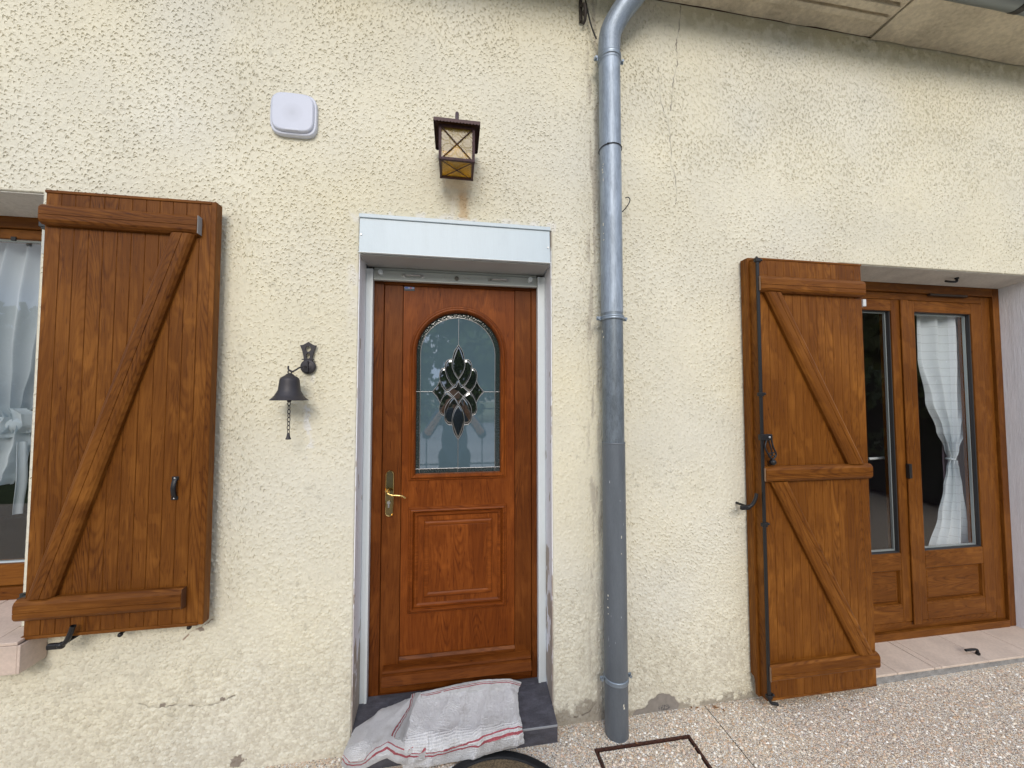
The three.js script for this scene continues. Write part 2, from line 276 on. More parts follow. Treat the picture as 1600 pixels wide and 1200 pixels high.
const wallRGB = (x, y) => {
  let c = [0.690, 0.655, 0.535];
  const m = 1 + (fbm(x * 3, y * 3, 31, 4) - 0.5) * 0.16 + (vn(x * 120, y * 120, 32) - 0.5) * 0.09 + (vn(x * 320, y * 320, 33) - 0.5) * 0.06;
  c = c.map((v) => v * m);
  const warm = (fbm(x * 1.7 + 9, y * 1.7, 34, 3) - 0.5); c[0] *= 1 + warm * 0.05; c[2] *= 1 - warm * 0.16;
  const tint = (k, t) => { for (let q = 0; q < 3; q++) c[q] = mix(c[q], k[q], t); };
  const gr = fbm(x * 60, y * 60, 35, 3), gr2 = fbm(x * 22, y * 14, 36, 3);
  // splashed grey dirt near the ground, in grains and blots
  if (y < 0.97) tint([0.36, 0.31, 0.23], sm(0.50, 0.72, fbm(x * 130, y * 130, 48, 2) * 0.45 + gr * 0.4 + gr2 * 0.15 + 0.12 * sm(0.75, 0.0, y)) * sm(0.95, 0.2, y) * 0.38);
  // earth and broken render along the foot of the wall
  if (y < 0.16 && x > 0.4) tint([0.27, 0.235, 0.19], sm(0.0, 0.03, 0.045 + (gr2 - 0.5) * 0.13 + (gr - 0.5) * 0.05 - y + (x < 0.76 ? 0.05 : 0)) * 0.75);
  // runs beside the pipe
  if (Math.abs(x - 0.725) < 0.08) tint([0.40, 0.36, 0.30], sm(0.42, 0.66, fbm(x * 70, y * 7, 37, 3)) * sm(0.045, 0.015, Math.abs(x - 0.715 - 0.02 * vn(y * 3, 1, 38))) * 0.7);
  // rust run and pale runs below the lantern
  if (Math.abs(x) < 0.12 && y > 2.48 && y < 2.74) { const w = (vn(y * 12, 3, 39) - 0.5) * 0.02, d = Math.abs(x - 0.034 - w); tint([0.52, 0.30, 0.10], sm(0.034, 0.012, d + (gr - 0.5) * 0.02) * sm(2.50, 2.55, y) * sm(2.72, 2.64, y) * (0.32 + 0.4 * gr2)); }
  if (Math.abs(x) < 0.12 && y > 2.48 && y < 2.74) { const w = (vn(y * 12, 4, 39) - 0.5) * 0.016, d = Math.abs(x + 0.012 - w); tint([0.76, 0.72, 0.62], sm(0.018, 0.008, d) * sm(2.50, 2.55, y) * sm(2.70, 2.62, y) * 0.5); }
  // touches of white paint: round the roller box, under the bell bracket, beside the shutter hinges
  if (Math.abs(x + 0.668) < 0.06) tint([0.74, 0.74, 0.74], sm(0.50, 0.62, gr2) * sm(0.03, 0.008, Math.abs(x + 0.668 + (vn(y * 9, 1, 40) - 0.5) * 0.03)) * sm(1.25, 1.4, y) * sm(1.78, 1.7, y) * 0.7);
  tint([0.72, 0.70, 0.66], sm(0.45, 0.6, gr2) * sm(0.045, 0.01, Math.min(Math.abs(x + 0.478), Math.abs(y - 2.53) + (x < -0.5 || x > 0.52 ? 1 : 0))) * sm(1.8, 2.4, y) * sm(2.56, 2.54, y) * 0.7);
  // mould under the eaves joint
  if (y > 3.64) tint([0.30, 0.26, 0.10], sm(0.45, 0.75, fbm(x * 26, y * 26, 43, 4) + 0.3 * sm(3.74, 3.87, y)) * sm(3.66, 3.86, y) * sm(0.9, 1.5, x) * 0.4);
  // dark specks of lichen
  tint([0.16, 0.14, 0.10], sm(0.80, 0.88, vn(x * 75, y * 75, 44)) * sm(0.6, 0.75, vn(x * 6, y * 6, 45)) * 0.22);
  // dark tint painted along the crack lines, broken up by noise
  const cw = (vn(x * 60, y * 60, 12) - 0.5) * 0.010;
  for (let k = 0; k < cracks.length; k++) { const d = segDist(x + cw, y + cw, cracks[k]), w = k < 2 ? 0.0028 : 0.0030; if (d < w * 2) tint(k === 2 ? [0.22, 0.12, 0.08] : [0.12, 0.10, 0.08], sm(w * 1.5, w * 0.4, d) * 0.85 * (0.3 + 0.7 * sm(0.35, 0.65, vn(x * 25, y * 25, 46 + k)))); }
  // bare cement where the render broke off
  const pd = patchAt(x, y); if (pd < 1.1) { tint([0.25, 0.225, 0.20].map((v) => v * (0.8 + 0.4 * gr)), sm(1.03, 0.97, pd)); const q = Math.hypot((x - 1.09) / 0.035, (y - 0.018) / 0.014); tint([0.05, 0.05, 0.055], sm(0.5, 0.62, vn(x * 260, y * 200, 47)) * sm(1.2, 0.7, q) * 0.8); }
  for (const [px, py, r] of [[-1.23, 0.315, 0.014], [-1.0, 0.31, 0.012], [-0.93, 0.04, 0.035], [-1.09, 0.615, 0.010]]) { const q = Math.hypot((x - px) / r, (y - py) / (r * 0.7)) + (gr - 0.5) * 1.4; if (q < 1.1) tint([0.26, 0.22, 0.18], sm(1, 0.85, q)); }
  return c;
};
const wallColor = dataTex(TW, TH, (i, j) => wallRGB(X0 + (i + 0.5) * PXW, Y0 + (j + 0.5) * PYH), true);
wallColor.wrapS = wallColor.wrapT = THREE.ClampToEdgeWrapping;
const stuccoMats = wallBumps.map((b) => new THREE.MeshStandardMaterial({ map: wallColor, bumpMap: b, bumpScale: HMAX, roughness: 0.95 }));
const plasterTex = speckle([0.60, 0.53, 0.37], 0.18, 4, 4, 71);
const plasterMat = new THREE.MeshStandardMaterial({ map: plasterTex, bumpMap: grainTex, bumpScale: 0.004, roughness: 0.95 });

const wall = structure('wall', 'cream roughcast house wall with scaly torn plaster texture');
wall.userData.category = 'wall';
{
  const cuts = (lo, hi, step, marks) => { const s = new Set([lo, hi]); for (const m of marks) if (m > lo && m < hi) s.add(m); const e = [...s].sort((a, b) => a - b), out = []; for (let k = 0; k < e.length - 1; k++) { const n = Math.max(1, Math.round((e[k + 1] - e[k]) / step)); for (let q = 0; q < n; q++) out.push(e[k] + ((e[k + 1] - e[k]) * q) / n); } out.push(hi); return out; };
  for (const half of [0, 1]) { const XM = (X0 + X1) / 2, xa = half ? XM : X0, xb = half ? X1 : XM;
  const xs = cuts(xa, xb, 0.0075, holes.flatMap((h) => [h[0], h[1]])), ys = cuts(Y0, Y1, 0.0075, holes.flatMap((h) => [h[2], h[3]]));
  const nx = xs.length, ny = ys.length, pos = new Float32Array(nx * ny * 3), uv = new Float32Array(nx * ny * 2), idx = [];
  for (let j = 0; j < ny; j++) for (let i = 0; i < nx; i++) {
    const k = j * nx + i, x = xs[i], y = ys[j]; pos[k * 3] = x; pos[k * 3 + 1] = y; pos[k * 3 + 2] = -0.002 + blurH(x, y) * HMAX; uv[k * 2] = (x - X0) / (X1 - X0); uv[k * 2 + 1] = (y - Y0) / (Y1 - Y0);
  }
  const solid = (i, j) => { if (i < 0 || j < 0 || i >= nx - 1 || j >= ny - 1) return null; const cx = (xs[i] + xs[i + 1]) / 2, cy = (ys[j] + ys[j + 1]) / 2; return !holes.some((h) => cx > h[0] && cx < h[1] && cy > h[2] && cy < h[3]); };
  const P = Array.from(pos), U = Array.from(uv); const back = (k) => { P.push(pos[k * 3], pos[k * 3 + 1], -0.014); U.push(uv[k * 2], uv[k * 2 + 1]); return P.length / 3 - 1; };
  for (let j = 0; j < ny - 1; j++) for (let i = 0; i < nx - 1; i++) {
    if (!solid(i, j)) continue; const a = j * nx + i, b = a + 1, c = a + nx + 1, d = a + nx; idx.push(a, b, c, a, c, d);
    const edge = (p, q) => { const p2 = back(p), q2 = back(q); idx.push(p, p2, q2, p, q2, q); };
    if (solid(i + 1, j) === false) edge(b, c); if (solid(i - 1, j) === false) edge(d, a); if (solid(i, j + 1) === false) edge(c, d); if (solid(i, j - 1) === false) edge(a, b);
  }
  const g = new THREE.BufferGeometry(); g.setAttribute('position', new THREE.BufferAttribute(new Float32Array(P), 3)); g.setAttribute('uv', new THREE.BufferAttribute(new Float32Array(U), 2)); const U1 = new Float32Array(U.length); for (let k = 0; k < U.length; k += 2) { U1[k] = U[k] * 2 - half; U1[k + 1] = U[k + 1]; } g.setAttribute('uv1', new THREE.BufferAttribute(U1, 2)); g.setIndex(idx); g.computeVertexNormals();
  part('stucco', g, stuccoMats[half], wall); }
  // the torn lips themselves, several shapes of each kind
  const lipGeo = (wide, arch, run, seed) => {
    const n = 9, rows = [], w = wide; for (let i = 0; i <= n; i++) { const u = (i / n) * 2 - 1, yc = -arch * w * Math.pow(Math.abs(u), 1.35) * (1 + (hash2(seed, 1, 3) - 0.5) * 2.0 * u * 0.6) + (hash2(i, seed, 4) - 0.5) * 0.003, h = 0.0046 * Math.pow(Math.max(0, 1 - u * u), 0.6) * (0.7 + 0.5 * hash2(i, seed, 5)) + 0.0001, x = u * w; rows.push([[x, yc + run, -0.0012], [x, yc + run * 0.45, h * 0.45], [x, yc + 0.0012, h * 0.98], [x, yc, h], [x, yc - 0.0009, h * 0.62], [x, yc - 0.0021, -0.0012]]); }
    const pos = []; for (let i = 0; i < n; i++) for (let k = 0; k < 5; k++) { const a = rows[i][k], b = rows[i + 1][k], c = rows[i + 1][k + 1], d = rows[i][k + 1]; pos.push(...a, ...c, ...b, ...a, ...d, ...c); }
    return fromArrays(pos, 0.7);
  };
  const lipMat = new THREE.MeshStandardMaterial({ color: 0xffffff, roughness: 0.95 }), lm4 = new THREE.Matrix4(), lq = new THREE.Quaternion(), lc = new THREE.Color(), Zax = V3([0, 0, 1]);
  for (const [kind, wide, arch, run] of [[0, 0.0100, 1.05, 0.013], [2, 0.0062, 2.1, 0.014], [4, 0.0095, 0.6, 0.011]]) for (let v = 0; v < 5; v++) {
    const list = lips.filter((l) => l[0] === kind && l[6] % 5 === v), im = new THREE.InstancedMesh(lipGeo(wide, arch, run, kind * 10 + v), lipMat, list.length);
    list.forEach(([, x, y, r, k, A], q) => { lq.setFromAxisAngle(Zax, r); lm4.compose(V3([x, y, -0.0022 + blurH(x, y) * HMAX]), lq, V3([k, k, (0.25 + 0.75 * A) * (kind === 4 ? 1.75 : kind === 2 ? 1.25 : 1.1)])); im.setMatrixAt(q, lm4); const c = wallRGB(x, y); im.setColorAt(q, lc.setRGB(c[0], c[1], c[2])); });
    im.name = 'plaster_scales'; im.userData = { kind: 'stuff' }; im.castShadow = im.receiveShadow = true; wall.add(im);
  }
  const core = [], zb = -0.30, zf = -0.006, b = (x0, x1, y0, y1, f = zf) => core.push(uvm(new THREE.BoxGeometry(x1 - x0, y1 - y0, f - zb).translate((x0 + x1) / 2, (y0 + y1) / 2, (f + zb) / 2), 1, 1));
  b(-7, -3.1, -0.3, 3.87, 0.0); b(-3.1, -2.25, -0.3, 0.655, 0.0); b(-3.1, -2.25, 2.52, 3.87, 0.0); b(-2.25, -1.757, -0.3, 0.655); b(-2.25, -1.757, 2.52, 3.87);
  b(-1.757, -0.462, -0.3, 3.87); b(-0.462, 0.495, 2.51, 3.87); b(-0.462, 0.495, -0.3, 0.0, -0.19); b(0.495, 2.25, -0.3, 3.87); b(2.25, 3.825, 2.445, 3.87); b(2.25, 3.825, -0.3, 0.0); b(3.825, 4.1, -0.3, 3.87); b(4.1, 9, -0.3, 3.87, 0.0);
  part('wall_core', core, plasterMat, wall);
}
// painted reveals; the door's paint flakes off low down to bare cement
const peelTex = (seed, lowTop) => dataTex(256, 1024, (i, j) => {
  const y = (j / 1024) * 2.4, u = i / 256; const n = fbm(u * 5, y * 9, seed, 4), n2 = vn(u * 40, y * 90, seed + 5);
  const bare = sm(0.0, 0.03, n - 0.40 - 0.36 * sm(lowTop * 0.4, lowTop * 1.4, y) + 0.10 * sm(0.5, 0.1, y));
  const paint = [0.78, 0.79, 0.83].map((v) => v * (0.95 + 0.1 * n2)), cem = [0.40, 0.34, 0.285].map((v) => v * (0.8 + 0.4 * fbm(u * 20, y * 40, seed + 9, 3)));
  return paint.map((v, k) => mix(v, cem[k], bare));
}, true);
{
  const rv = (tex) => new THREE.MeshStandardMaterial({ map: tex, bumpMap: grainTex, bumpScale: 0.0012, roughness: 0.7 });
  const strip = (x, y0, y1, z0, z1, t, mat, name, label) => { const g = new THREE.BoxGeometry(t, y1 - y0, z1 - z0).translate(x, (y0 + y1) / 2, (z0 + z1) / 2); const p = g.attributes.position, n = g.attributes.normal, uv = g.attributes.uv; for (let k = 0; k < p.count; k++) uv.setXY(k, (p.getZ(k) - z0) / (z1 - z0), p.getY(k) / 2.4); return part(name, g, mat, wall, label); };
  strip(-0.4605, 0.0, 2.5, -0.19, -0.003, 0.006, rv(peelTex(301, 0.75)), 'door_reveal', 'painted door reveal with bare cement showing low down'); strip(0.4935, 0.0, 2.5, -0.19, -0.003, 0.006, rv(peelTex(340, 0.95)), 'door_reveal', 'door reveal with flaking white paint');
  const plain = new THREE.MeshStandardMaterial({ map: speckle([0.78, 0.79, 0.82], 0.1, 6, 6, 80), bumpMap: grainTex, bumpScale: 0.0012, roughness: 0.75 });
  strip(3.8235, 0.03, 2.43, -0.2, -0.003, 0.006, plain, 'window_reveal'); strip(-1.7555, 0.6, 2.51, -0.2, -0.003, 0.006, plain, 'window_reveal');
  const lintel = (x0, x1, ya, yb) => { const g = prism([[-0.004, ya], [-0.21, yb], [-0.21, yb + 0.03], [-0.004, ya + 0.02]], x1 - x0); g.rotateZ(-Math.PI / 2); g.translate(x0, 0, 0); return g; };
  // prism gives profile (x, z) -> turn so that profile x runs along z and profile z along y
  const lint = (x0, x1, ya, yb) => { const g = new THREE.BoxGeometry(x1 - x0, 0.02, 0.20); g.translate((x0 + x1) / 2, 0.01, 0); g.rotateX(-Math.atan2(ya - yb, 0.2)); g.translate(0, (ya + yb) / 2, -0.105); return uvm(g, 1, 1); };
  const lm = new THREE.MeshStandardMaterial({ map: speckle([0.56, 0.545, 0.50], 0.18, 5, 5, 82), bumpMap: grainTex, bumpScale: 0.002, roughness: 0.9 });
  part('lintel_soffit', lint(2.25, 3.83, 2.432, 2.408), lm, wall); part('lintel_soffit', lint(-3.1, -1.757, 2.508, 2.486), lm, wall);
}

// rooms behind the openings, so that the panes look into the dark
{
  const room = structure('interior_room', 'dark rooms behind the door and the windows'); room.userData.category = 'room';
  const mv = std([0.16, 0.12, 0.15], 0.9);
  part('floor', box(-6.9, 8.9, -0.1, 0.05, -4.3, -0.301, 0), std([0.05, 0.04, 0.03], 0.6), room);
  part('ceiling', box(-6.9, 8.9, 2.75, 2.9, -4.3, -0.301, 0), std([0.15, 0.15, 0.14], 0.9), room);
  part('back_wall', box(-6.9, 8.9, 0.051, 2.749, -4.3, -4.1, 0), M.darkRoom, room);
  for (const x of [-6.9, -1.2, 1.2, 8.7]) part('partition', box(x, x + 0.18, 0.051, 2.749, -4.099, -0.302, 0), M.darkRoom, room);
  part('mauve_panel', box(4.05, 4.10, 0.051, 2.749, -2.2, -0.302, 0), mv, room);
}

// ---------------------------------------------------------------- eaves: rough concrete soffit, roof above, gutter
const soffitTex = speckle([0.55, 0.49, 0.38], 0.32, 9, 7, 90);
const soffitMat = new THREE.MeshStandardMaterial({ map: soffitTex, bumpMap: grainTex, bumpScale: 0.006, roughness: 0.95 });
{
  const e = structure('roof_eaves', 'rough beige concrete soffit under the roof edge'); e.userData.category = 'eaves';
  const slab = (x0, x1, y0, z1, seed) => {                   // an uneven underside, hand-floated
    const nx = Math.max(2, Math.round((x1 - x0) / 0.03)), nz = 12, P = [], U = [], I = [];
    for (let j = 0; j <= nz; j++) for (let i = 0; i <= nx; i++) { const x = mix(x0, x1, i / nx), z = mix(0.006, z1, j / nz); P.push(x, y0 + (fbm(x * 6, z * 12, seed, 3) - 0.5) * 0.012, z); U.push(x, z); }
    for (let j = 0; j < nz; j++) for (let i = 0; i < nx; i++) { const a = j * (nx + 1) + i; I.push(a, a + 1, a + nx + 2, a, a + nx + 2, a + nx + 1); }
    const g = new THREE.BufferGeometry(); g.setAttribute('position', new THREE.BufferAttribute(new Float32Array(P), 3)); g.setAttribute('uv', new THREE.BufferAttribute(new Float32Array(U), 2)); g.setIndex(I); g.computeVertexNormals();
    return [g, uvm(new THREE.BoxGeometry(x1 - x0, 0.12, z1 - 0.006).translate((x0 + x1) / 2, y0 + 0.07, (z1 + 0.006) / 2), 1, 1)];
  };
  part('soffit_slab', slab(2.535, 9, 3.862, 0.27, 91), soffitMat, e); part('soffit_slab', slab(-7, 2.53, 3.872, 0.27, 94), soffitMat, e);
  const lip = (x0, x1, z0, z1, y) => uvm(box(x0, x1, y, 3.88, z0, z1, 0.006), 1, 1);
  part('moulded_edge', [lip(-7, 2.50, 0.10, 0.135, 3.853), lip(-7, 2.49, 0.155, 0.20, 3.845), lip(-7, 2.50, 0.215, 0.27, 3.85)], soffitMat, e);
  part('roof', uvm(box(-7, 9, 3.98, 4.06, -4.6, 0.29, 0.01), 1, 1), std([0.2, 0.09, 0.06], 0.9), e);
  const gut = thing('gutter', 'grey zinc half-round gutter along the roof edge at the top right', 'gutter');
  const zinc = std([0.22, 0.25, 0.27], 0.45, 0.6);
  const half = []; for (let k = 0; k <= 12; k++) { const a = Math.PI + (k / 12) * Math.PI; half.push([Math.cos(a) * 0.062, Math.sin(a) * 0.062]); } for (let k = 12; k >= 0; k--) { const a = Math.PI + (k / 12) * Math.PI; half.push([Math.cos(a) * 0.059, Math.sin(a) * 0.059]); }
  const run = (x0, x1) => prism(half.map(([a, b]) => [a, b]), x1 - x0).applyMatrix4(new THREE.Matrix4().makeBasis(V3([0, 0, 1]), V3([1, 0, 0]), V3([0, 1, 0]))).translate(x0, 3.905, 0.30);
  part('trough', [run(-7, 3.17), run(3.17, 9)], zinc, gut); part('joint_band', run(3.15, 3.20).translate(0, -0.003, 0), M.iron, gut);
}

// ================================================================ GROUND
const gy = (x) => 0.012 * Math.max(0, x - 1.0);             // the paving climbs a little to the right
const aggTex = (() => {                                     // washed pebble concrete
  const S = 1024, cell = 9, n = Math.round(S / cell), C = S / n; const H = new Float32Array(S * S);
  const t = dataTex(S, S, (i, j) => {
    const x = i / C, y = j / C, ix = Math.floor(x), iy = Math.floor(y); let d1 = 9, id = 0, dd2 = 9;
    for (let b = -1; b <= 1; b++) for (let a = -1; a <= 1; a++) { const cx = ix + a, cy = iy + b, qx = ((cx % n) + n) % n, qy = ((cy % n) + n) % n, k = 0.6 + 0.8 * hash2(qx, qy, 7), d = Math.hypot(x - cx - hash2(qx, qy, 5), y - cy - hash2(qx, qy, 6)) / k; if (d < d1) { dd2 = d1; d1 = d; id = hash2(qx, qy, 8); } else if (d < dd2) dd2 = d; }
    const st = sm(0.56, 0.42, d1) * sm(0.0, 0.12, dd2 - d1); H[j * S + i] = st * Math.sqrt(Math.max(0, 1 - d1 * d1)) + 0.15 * vn(i / 3, j / 3, 9);
    const pal = [[0.44, 0.36, 0.27], [0.52, 0.47, 0.40], [0.36, 0.27, 0.18], [0.60, 0.57, 0.52], [0.40, 0.29, 0.21], [0.30, 0.25, 0.21], [0.49, 0.40, 0.32], [0.16, 0.13, 0.11]];
    const s = pal[Math.floor(id * 7.99)], g = 1.08 + 0.3 * vn(i / 4, j / 4, 10), m = [0.44, 0.40, 0.345];
    return m.map((v, k) => [1.40, 1.39, 1.36][k] * mix(v * (0.9 + 0.2 * vn(i / 3, j / 3, 12)), s[k] * 1.12, st) * g);
  }, true);
  t.userData = { H, S }; return t;
})();
const aggBump = dataTex(1024, 1024, (i, j) => aggTex.userData.H[j * 1024 + i]);
const aggMat = new THREE.MeshStandardMaterial({ map: aggTex, bumpMap: aggBump, bumpScale: 0.004, roughness: 0.85 });
const AGG = 0.66;
{
  const ground = part('ground', new THREE.PlaneGeometry(300, 300).rotateX(-Math.PI / 2).translate(0, -0.03, 60), new THREE.MeshStandardMaterial({ map: speckle([0.07, 0.10, 0.035], 0.7, 4, 4, 95), roughness: 1 }), scene);
  ground.userData = { kind: 'structure' }; { const uv = ground.geometry.attributes.uv; for (let k = 0; k < uv.count; k++) uv.setXY(k, uv.getX(k) * 150, uv.getY(k) * 150); }
  const paving = structure('paving', 'pale washed pebble concrete paving at the foot of the wall');
  const slab = (x0, x1, z0, z1) => {
    const nx = Math.ceil((x1 - x0) / 0.25), P = [], U = [], I = [], row = (y, z) => { for (let i = 0; i <= nx; i++) { const x = mix(x0, x1, i / nx); P.push(x, gy(x) + y, z); U.push(x / AGG, (z + y) / AGG); } };
    row(-0.03, z0); row(0, z0); row(0, z1); row(-0.03, z1); const w = nx + 1;
    for (let r = 0; r < 3; r++) for (let i = 0; i < nx; i++) { const a = r * w + i; I.push(a, a + w, a + w + 1, a, a + w + 1, a + 1); }
    const g = new THREE.BufferGeometry(); g.setAttribute('position', new THREE.BufferAttribute(new Float32Array(P), 3)); g.setAttribute('uv', new THREE.BufferAttribute(new Float32Array(U), 2)); g.setIndex(I); return toCreasedNormals(g.toNonIndexed(), 0.5);
  };
  // laid round the inspection cover, with a joint at x = 1.315
  part('paving_slab', slab(-7, 0.648, -0.02, 4.6), aggMat, paving); part('paving_slab', [slab(0.648, 1.132, -0.02, 0.1430), slab(0.648, 1.132, 0.632, 4.6)], aggMat, paving); part('paving_slab', slab(1.132, 1.314, -0.02, 4.6), aggMat, paving); part('paving_slab', slab(1.318, 9, -0.02, 4.6), aggMat, paving);
  const cov = thing('inspection_cover', 'square inspection cover with rusty steel rim set in the pebble paving', 'manhole cover');
  const rust = new THREE.MeshStandardMaterial({ map: speckle([0.07, 0.026, 0.016], 0.9, 5, 5, 97), roughness: 0.8, metalness: 0.2, bumpMap: grainTex, bumpScale: 0.002 });
  const T = (g) => uvm(g, 0.1, 0.1);
  part('rim', [T(box(0.650, 1.130, -0.03, 0.004, 0.145, 0.153, 0.001)), T(box(0.650, 0.660, -0.03, 0.003, 0.1535, 0.63, 0.001)), T(box(1.120, 1.130, -0.03, 0.003, 0.1535, 0.63, 0.001)), T(box(0.661, 1.119, -0.03, 0.003, 0.622, 0.63, 0.001))], rust, cov);
  part('infill', uvm(new THREE.BoxGeometry(0.444, 0.03, 0.452).translate(0.89, -0.0165, 0.3865), AGG, AGG), aggMat, cov);
  // loose and half-bedded pebbles
  const rnd = mulberry(12), peb = new THREE.IcosahedronGeometry(1, 1), pm = std([1, 1, 1], 0.75), list = [], col = new THREE.Color(), mx = new THREE.Matrix4(), q = new THREE.Quaternion();
  const pal = [[0.46, 0.38, 0.28], [0.55, 0.5, 0.42], [0.36, 0.25, 0.16], [0.62, 0.6, 0.55], [0.42, 0.30, 0.22], [0.28, 0.23, 0.2], [0.5, 0.41, 0.33]];
  for (let k = 0; k < 15000; k++) {
    const x = -0.6 + rnd() * 4.6, z = 0.012 + rnd() * 0.62; if (x > -0.47 && x < 0.505 && z < 0.105) continue; if (x > 2.2 && z < 0.06) continue; if (x > 0.645 && x < 0.665 || x > 1.115 && x < 1.135 || x > 1.31 && x < 1.322 || Math.abs(z - 0.149) < 0.016 && x > 0.64 && x < 1.14) continue; if ((x - 0.79) ** 2 + (z - 0.075) ** 2 < 0.0036) continue;
    const s = 0.0022 + 0.0042 * rnd() ** 2; q.setFromEuler(new THREE.Euler(rnd() * 0.5, rnd() * 6.3, rnd() * 0.5)); mx.compose(new THREE.Vector3(x, gy(x) - s * 0.12, z), q, new THREE.Vector3(s * (0.9 + 0.7 * rnd()), s * 0.6, s)); list.push([mx.clone(), pal[Math.floor(rnd() * pal.length)]]);
  }
  const inst = new THREE.InstancedMesh(peb, pm, list.length); list.forEach(([m, c], k) => { inst.setMatrixAt(k, m); inst.setColorAt(k, col.setRGB(...c.map((v) => v * 1.55))); });
  inst.name = 'gravel'; inst.userData = { kind: 'stuff', label: 'small beige and brown pebbles bedded in the concrete paving', category: 'gravel' }; inst.castShadow = inst.receiveShadow = true; scene.add(inst);
}

// ================================================================ FRONT DOOR
const DZ = -0.16;
{
  const d = thing('front_door', 'wood-grain front door with arched leaded glass pane, between two white jambs', 'door');
  const W = (x0, x1, y0, y1, z0, z1, grain = 'y', r = 0.003) => wuv(box(x0, x1, y0, y1, z0, z1, r), grain);
  part('frame', [W(-0.455, -0.372, 0.128, 2.30, -0.235, DZ), W(0.420, 0.488, 0.128, 2.30, -0.235, DZ), W(-0.3715, 0.4195, 2.232, 2.30, -0.235, DZ, 'x')], woodDoor, d);
  part('threshold', [W(-0.455, 0.488, 0.06, 0.127, -0.24, DZ + 0.010, 'x'), W(-0.371, 0.419, 0.1275, 0.190, -0.235, DZ - 0.012, 'x')], woodDoor, d);
  const L = -0.166;                                         // leaf face
  part('stile', W(-0.3705, -0.2755, 0.192, 2.231, -0.23, L), woodDoor, d); part('stile', W(0.3275, 0.4185, 0.192, 2.231, -0.23, L), woodDoor, d);
  part('rail', [W(-0.275, 0.327, 0.192, 0.284, -0.23, L, 'x')], woodDoor, d);
  // panel with arched hole
  const arch = (x0, x1, y0, top) => { const r = (x1 - x0) / 2, cx = (x0 + x1) / 2, cy = top - r, a = [[x0, y0], [x1, y0]]; for (let k = 0; k <= 32; k++) { const t = (k / 32) * Math.PI; a.push([cx + r * Math.cos(t), cy + r * Math.sin(t)]); } return a; };
  const glass = arch(-0.205, 0.247, 1.229, 2.097);
  const sh = shapeOf(rect(-0.2735, 0.3255, 0.2855, 2.231)); sh.holes.push(new THREE.Path(arch(-0.212, 0.254, 1.222, 2.104).map((p) => new THREE.Vector2(...p))));
  part('panel', wuv(new THREE.ExtrudeGeometry(sh, { depth: 0.05, bevelEnabled: false, curveSegments: 4 }).translate(0, 0, L - 0.055)), woodDoorPanel, d);
  const bar = (o, h) => [[-o, 0], [-o * 0.92, h * 0.45], [-o * 0.6, h * 0.92], [-o * 0.25, h], [o * 0.1, h * 0.82], [o * 0.35, h * 0.45], [o * 0.5, h * 0.42], [o * 0.75, h * 0.34], [o, h * 0.08], [o * 1.05, 0]].map(([a, b]) => [a, b + L - 0.0052]);
  part('arched_moulding', wuv(sweep(glass.map((p) => p), [[-0.001, L - 0.03], ...[[0.000, 0.004], [0.004, 0.014], [0.010, 0.019], [0.016, 0.018], [0.021, 0.012], [0.024, 0.007], [0.030, 0.006], [0.034, 0.001]].map(([a, b]) => [a, b + L - 0.0052])])), woodDoorPanel, d);
  part('panel_moulding', wuv(sweep(rect(-0.222, 0.268, 0.527, 1.045), bar(0.014, 0.015).map(([a, b]) => [a, b])), 'x'), woodDoorPanel, d);
  part('panel_moulding', wuv(sweep(rect(-0.197, 0.243, 0.552, 1.020), [[-0.012, L - 0.0052], [-0.004, L + 0.001], [0.004, L + 0.0015], [0.010, L - 0.0052]]), 'x'), woodDoorPanel, d);
  part('raised_field', [wuv(sweep(rect(-0.150, 0.197, 0.598, 0.980), [[0.006, L - 0.0052], [0.003, L + 0.003], [-0.004, L + 0.007], [-0.012, L + 0.006], [-0.020, L + 0.0015]]), 'x'), W(-0.1305, 0.1775, 0.6175, 0.9605, L - 0.02, L + 0.0022)], woodDoorPanel, d);
  const glz = [[0, 0], [0.004, 0.012], [0.012, 0.014], [0.02, 0.004], [0.022, 0]];
  part('glazing_bead', [wuv(prism([[0, -0.004], [0, 0.008], [-0.010, 0.010], [-0.022, 0.001], [-0.022, -0.004]], 0.600).applyMatrix4(new THREE.Matrix4().makeBasis(V3([0, -1, 0]), V3([1, 0, 0]), V3([0, 0, 1]))).translate(-0.2745, 0.284, L), 'x')], woodDoor, d);
  // weather bar
  part('weather_bar', wuv(prism([[0, 0], [0, 0.010], [0.010, 0.034], [0.018, 0.037], [0.024, 0.034], [0.028, 0.046], [0.068, 0.058], [0.075, 0.050], [0.075, 0]], 0.757).applyMatrix4(new THREE.Matrix4().makeBasis(V3([0, -1, 0]), V3([1, 0, 0]), V3([0, 0, 1]))).translate(-0.350, 0.272, L), 'x'), woodDoor, d);
  // glass: satin pane with a clear leaded rosette
  const C = (X, Y) => [0.0185 + (X - 386) * 0.000853, 1.665 - (Y - 608) * 0.000857];
  const curve = (pts, n = 28) => new THREE.CatmullRomCurve3(pts.map(([X, Y]) => V3([...C(X, Y), 0]))).getPoints(n).map((p) => [p.x, p.y]);
  const flip = (pts) => pts.map(([X, Y]) => [772 - X, Y]);
  const half = [[[386, 308], [360, 350], [347, 402]], [[347, 402], [322, 404], [303, 428], [300, 456]], [[300, 456], [278, 466], [267, 496], [269, 535]], [[269, 535], [254, 570], [222, 608]], [[222, 608], [254, 645], [272, 682]], [[272, 682], [267, 724], [278, 750], [299, 760]], [[299, 760], [303, 790], [322, 814], [349, 818]], [[349, 818], [360, 868], [386, 912]]];
  const outline = []; for (const s of half) outline.push(...curve(s, 8).slice(0, -1)); for (const s of [...half].reverse()) outline.push(...curve(flip([...s].reverse()), 8).slice(0, -1));
  const GZ = L - 0.022;
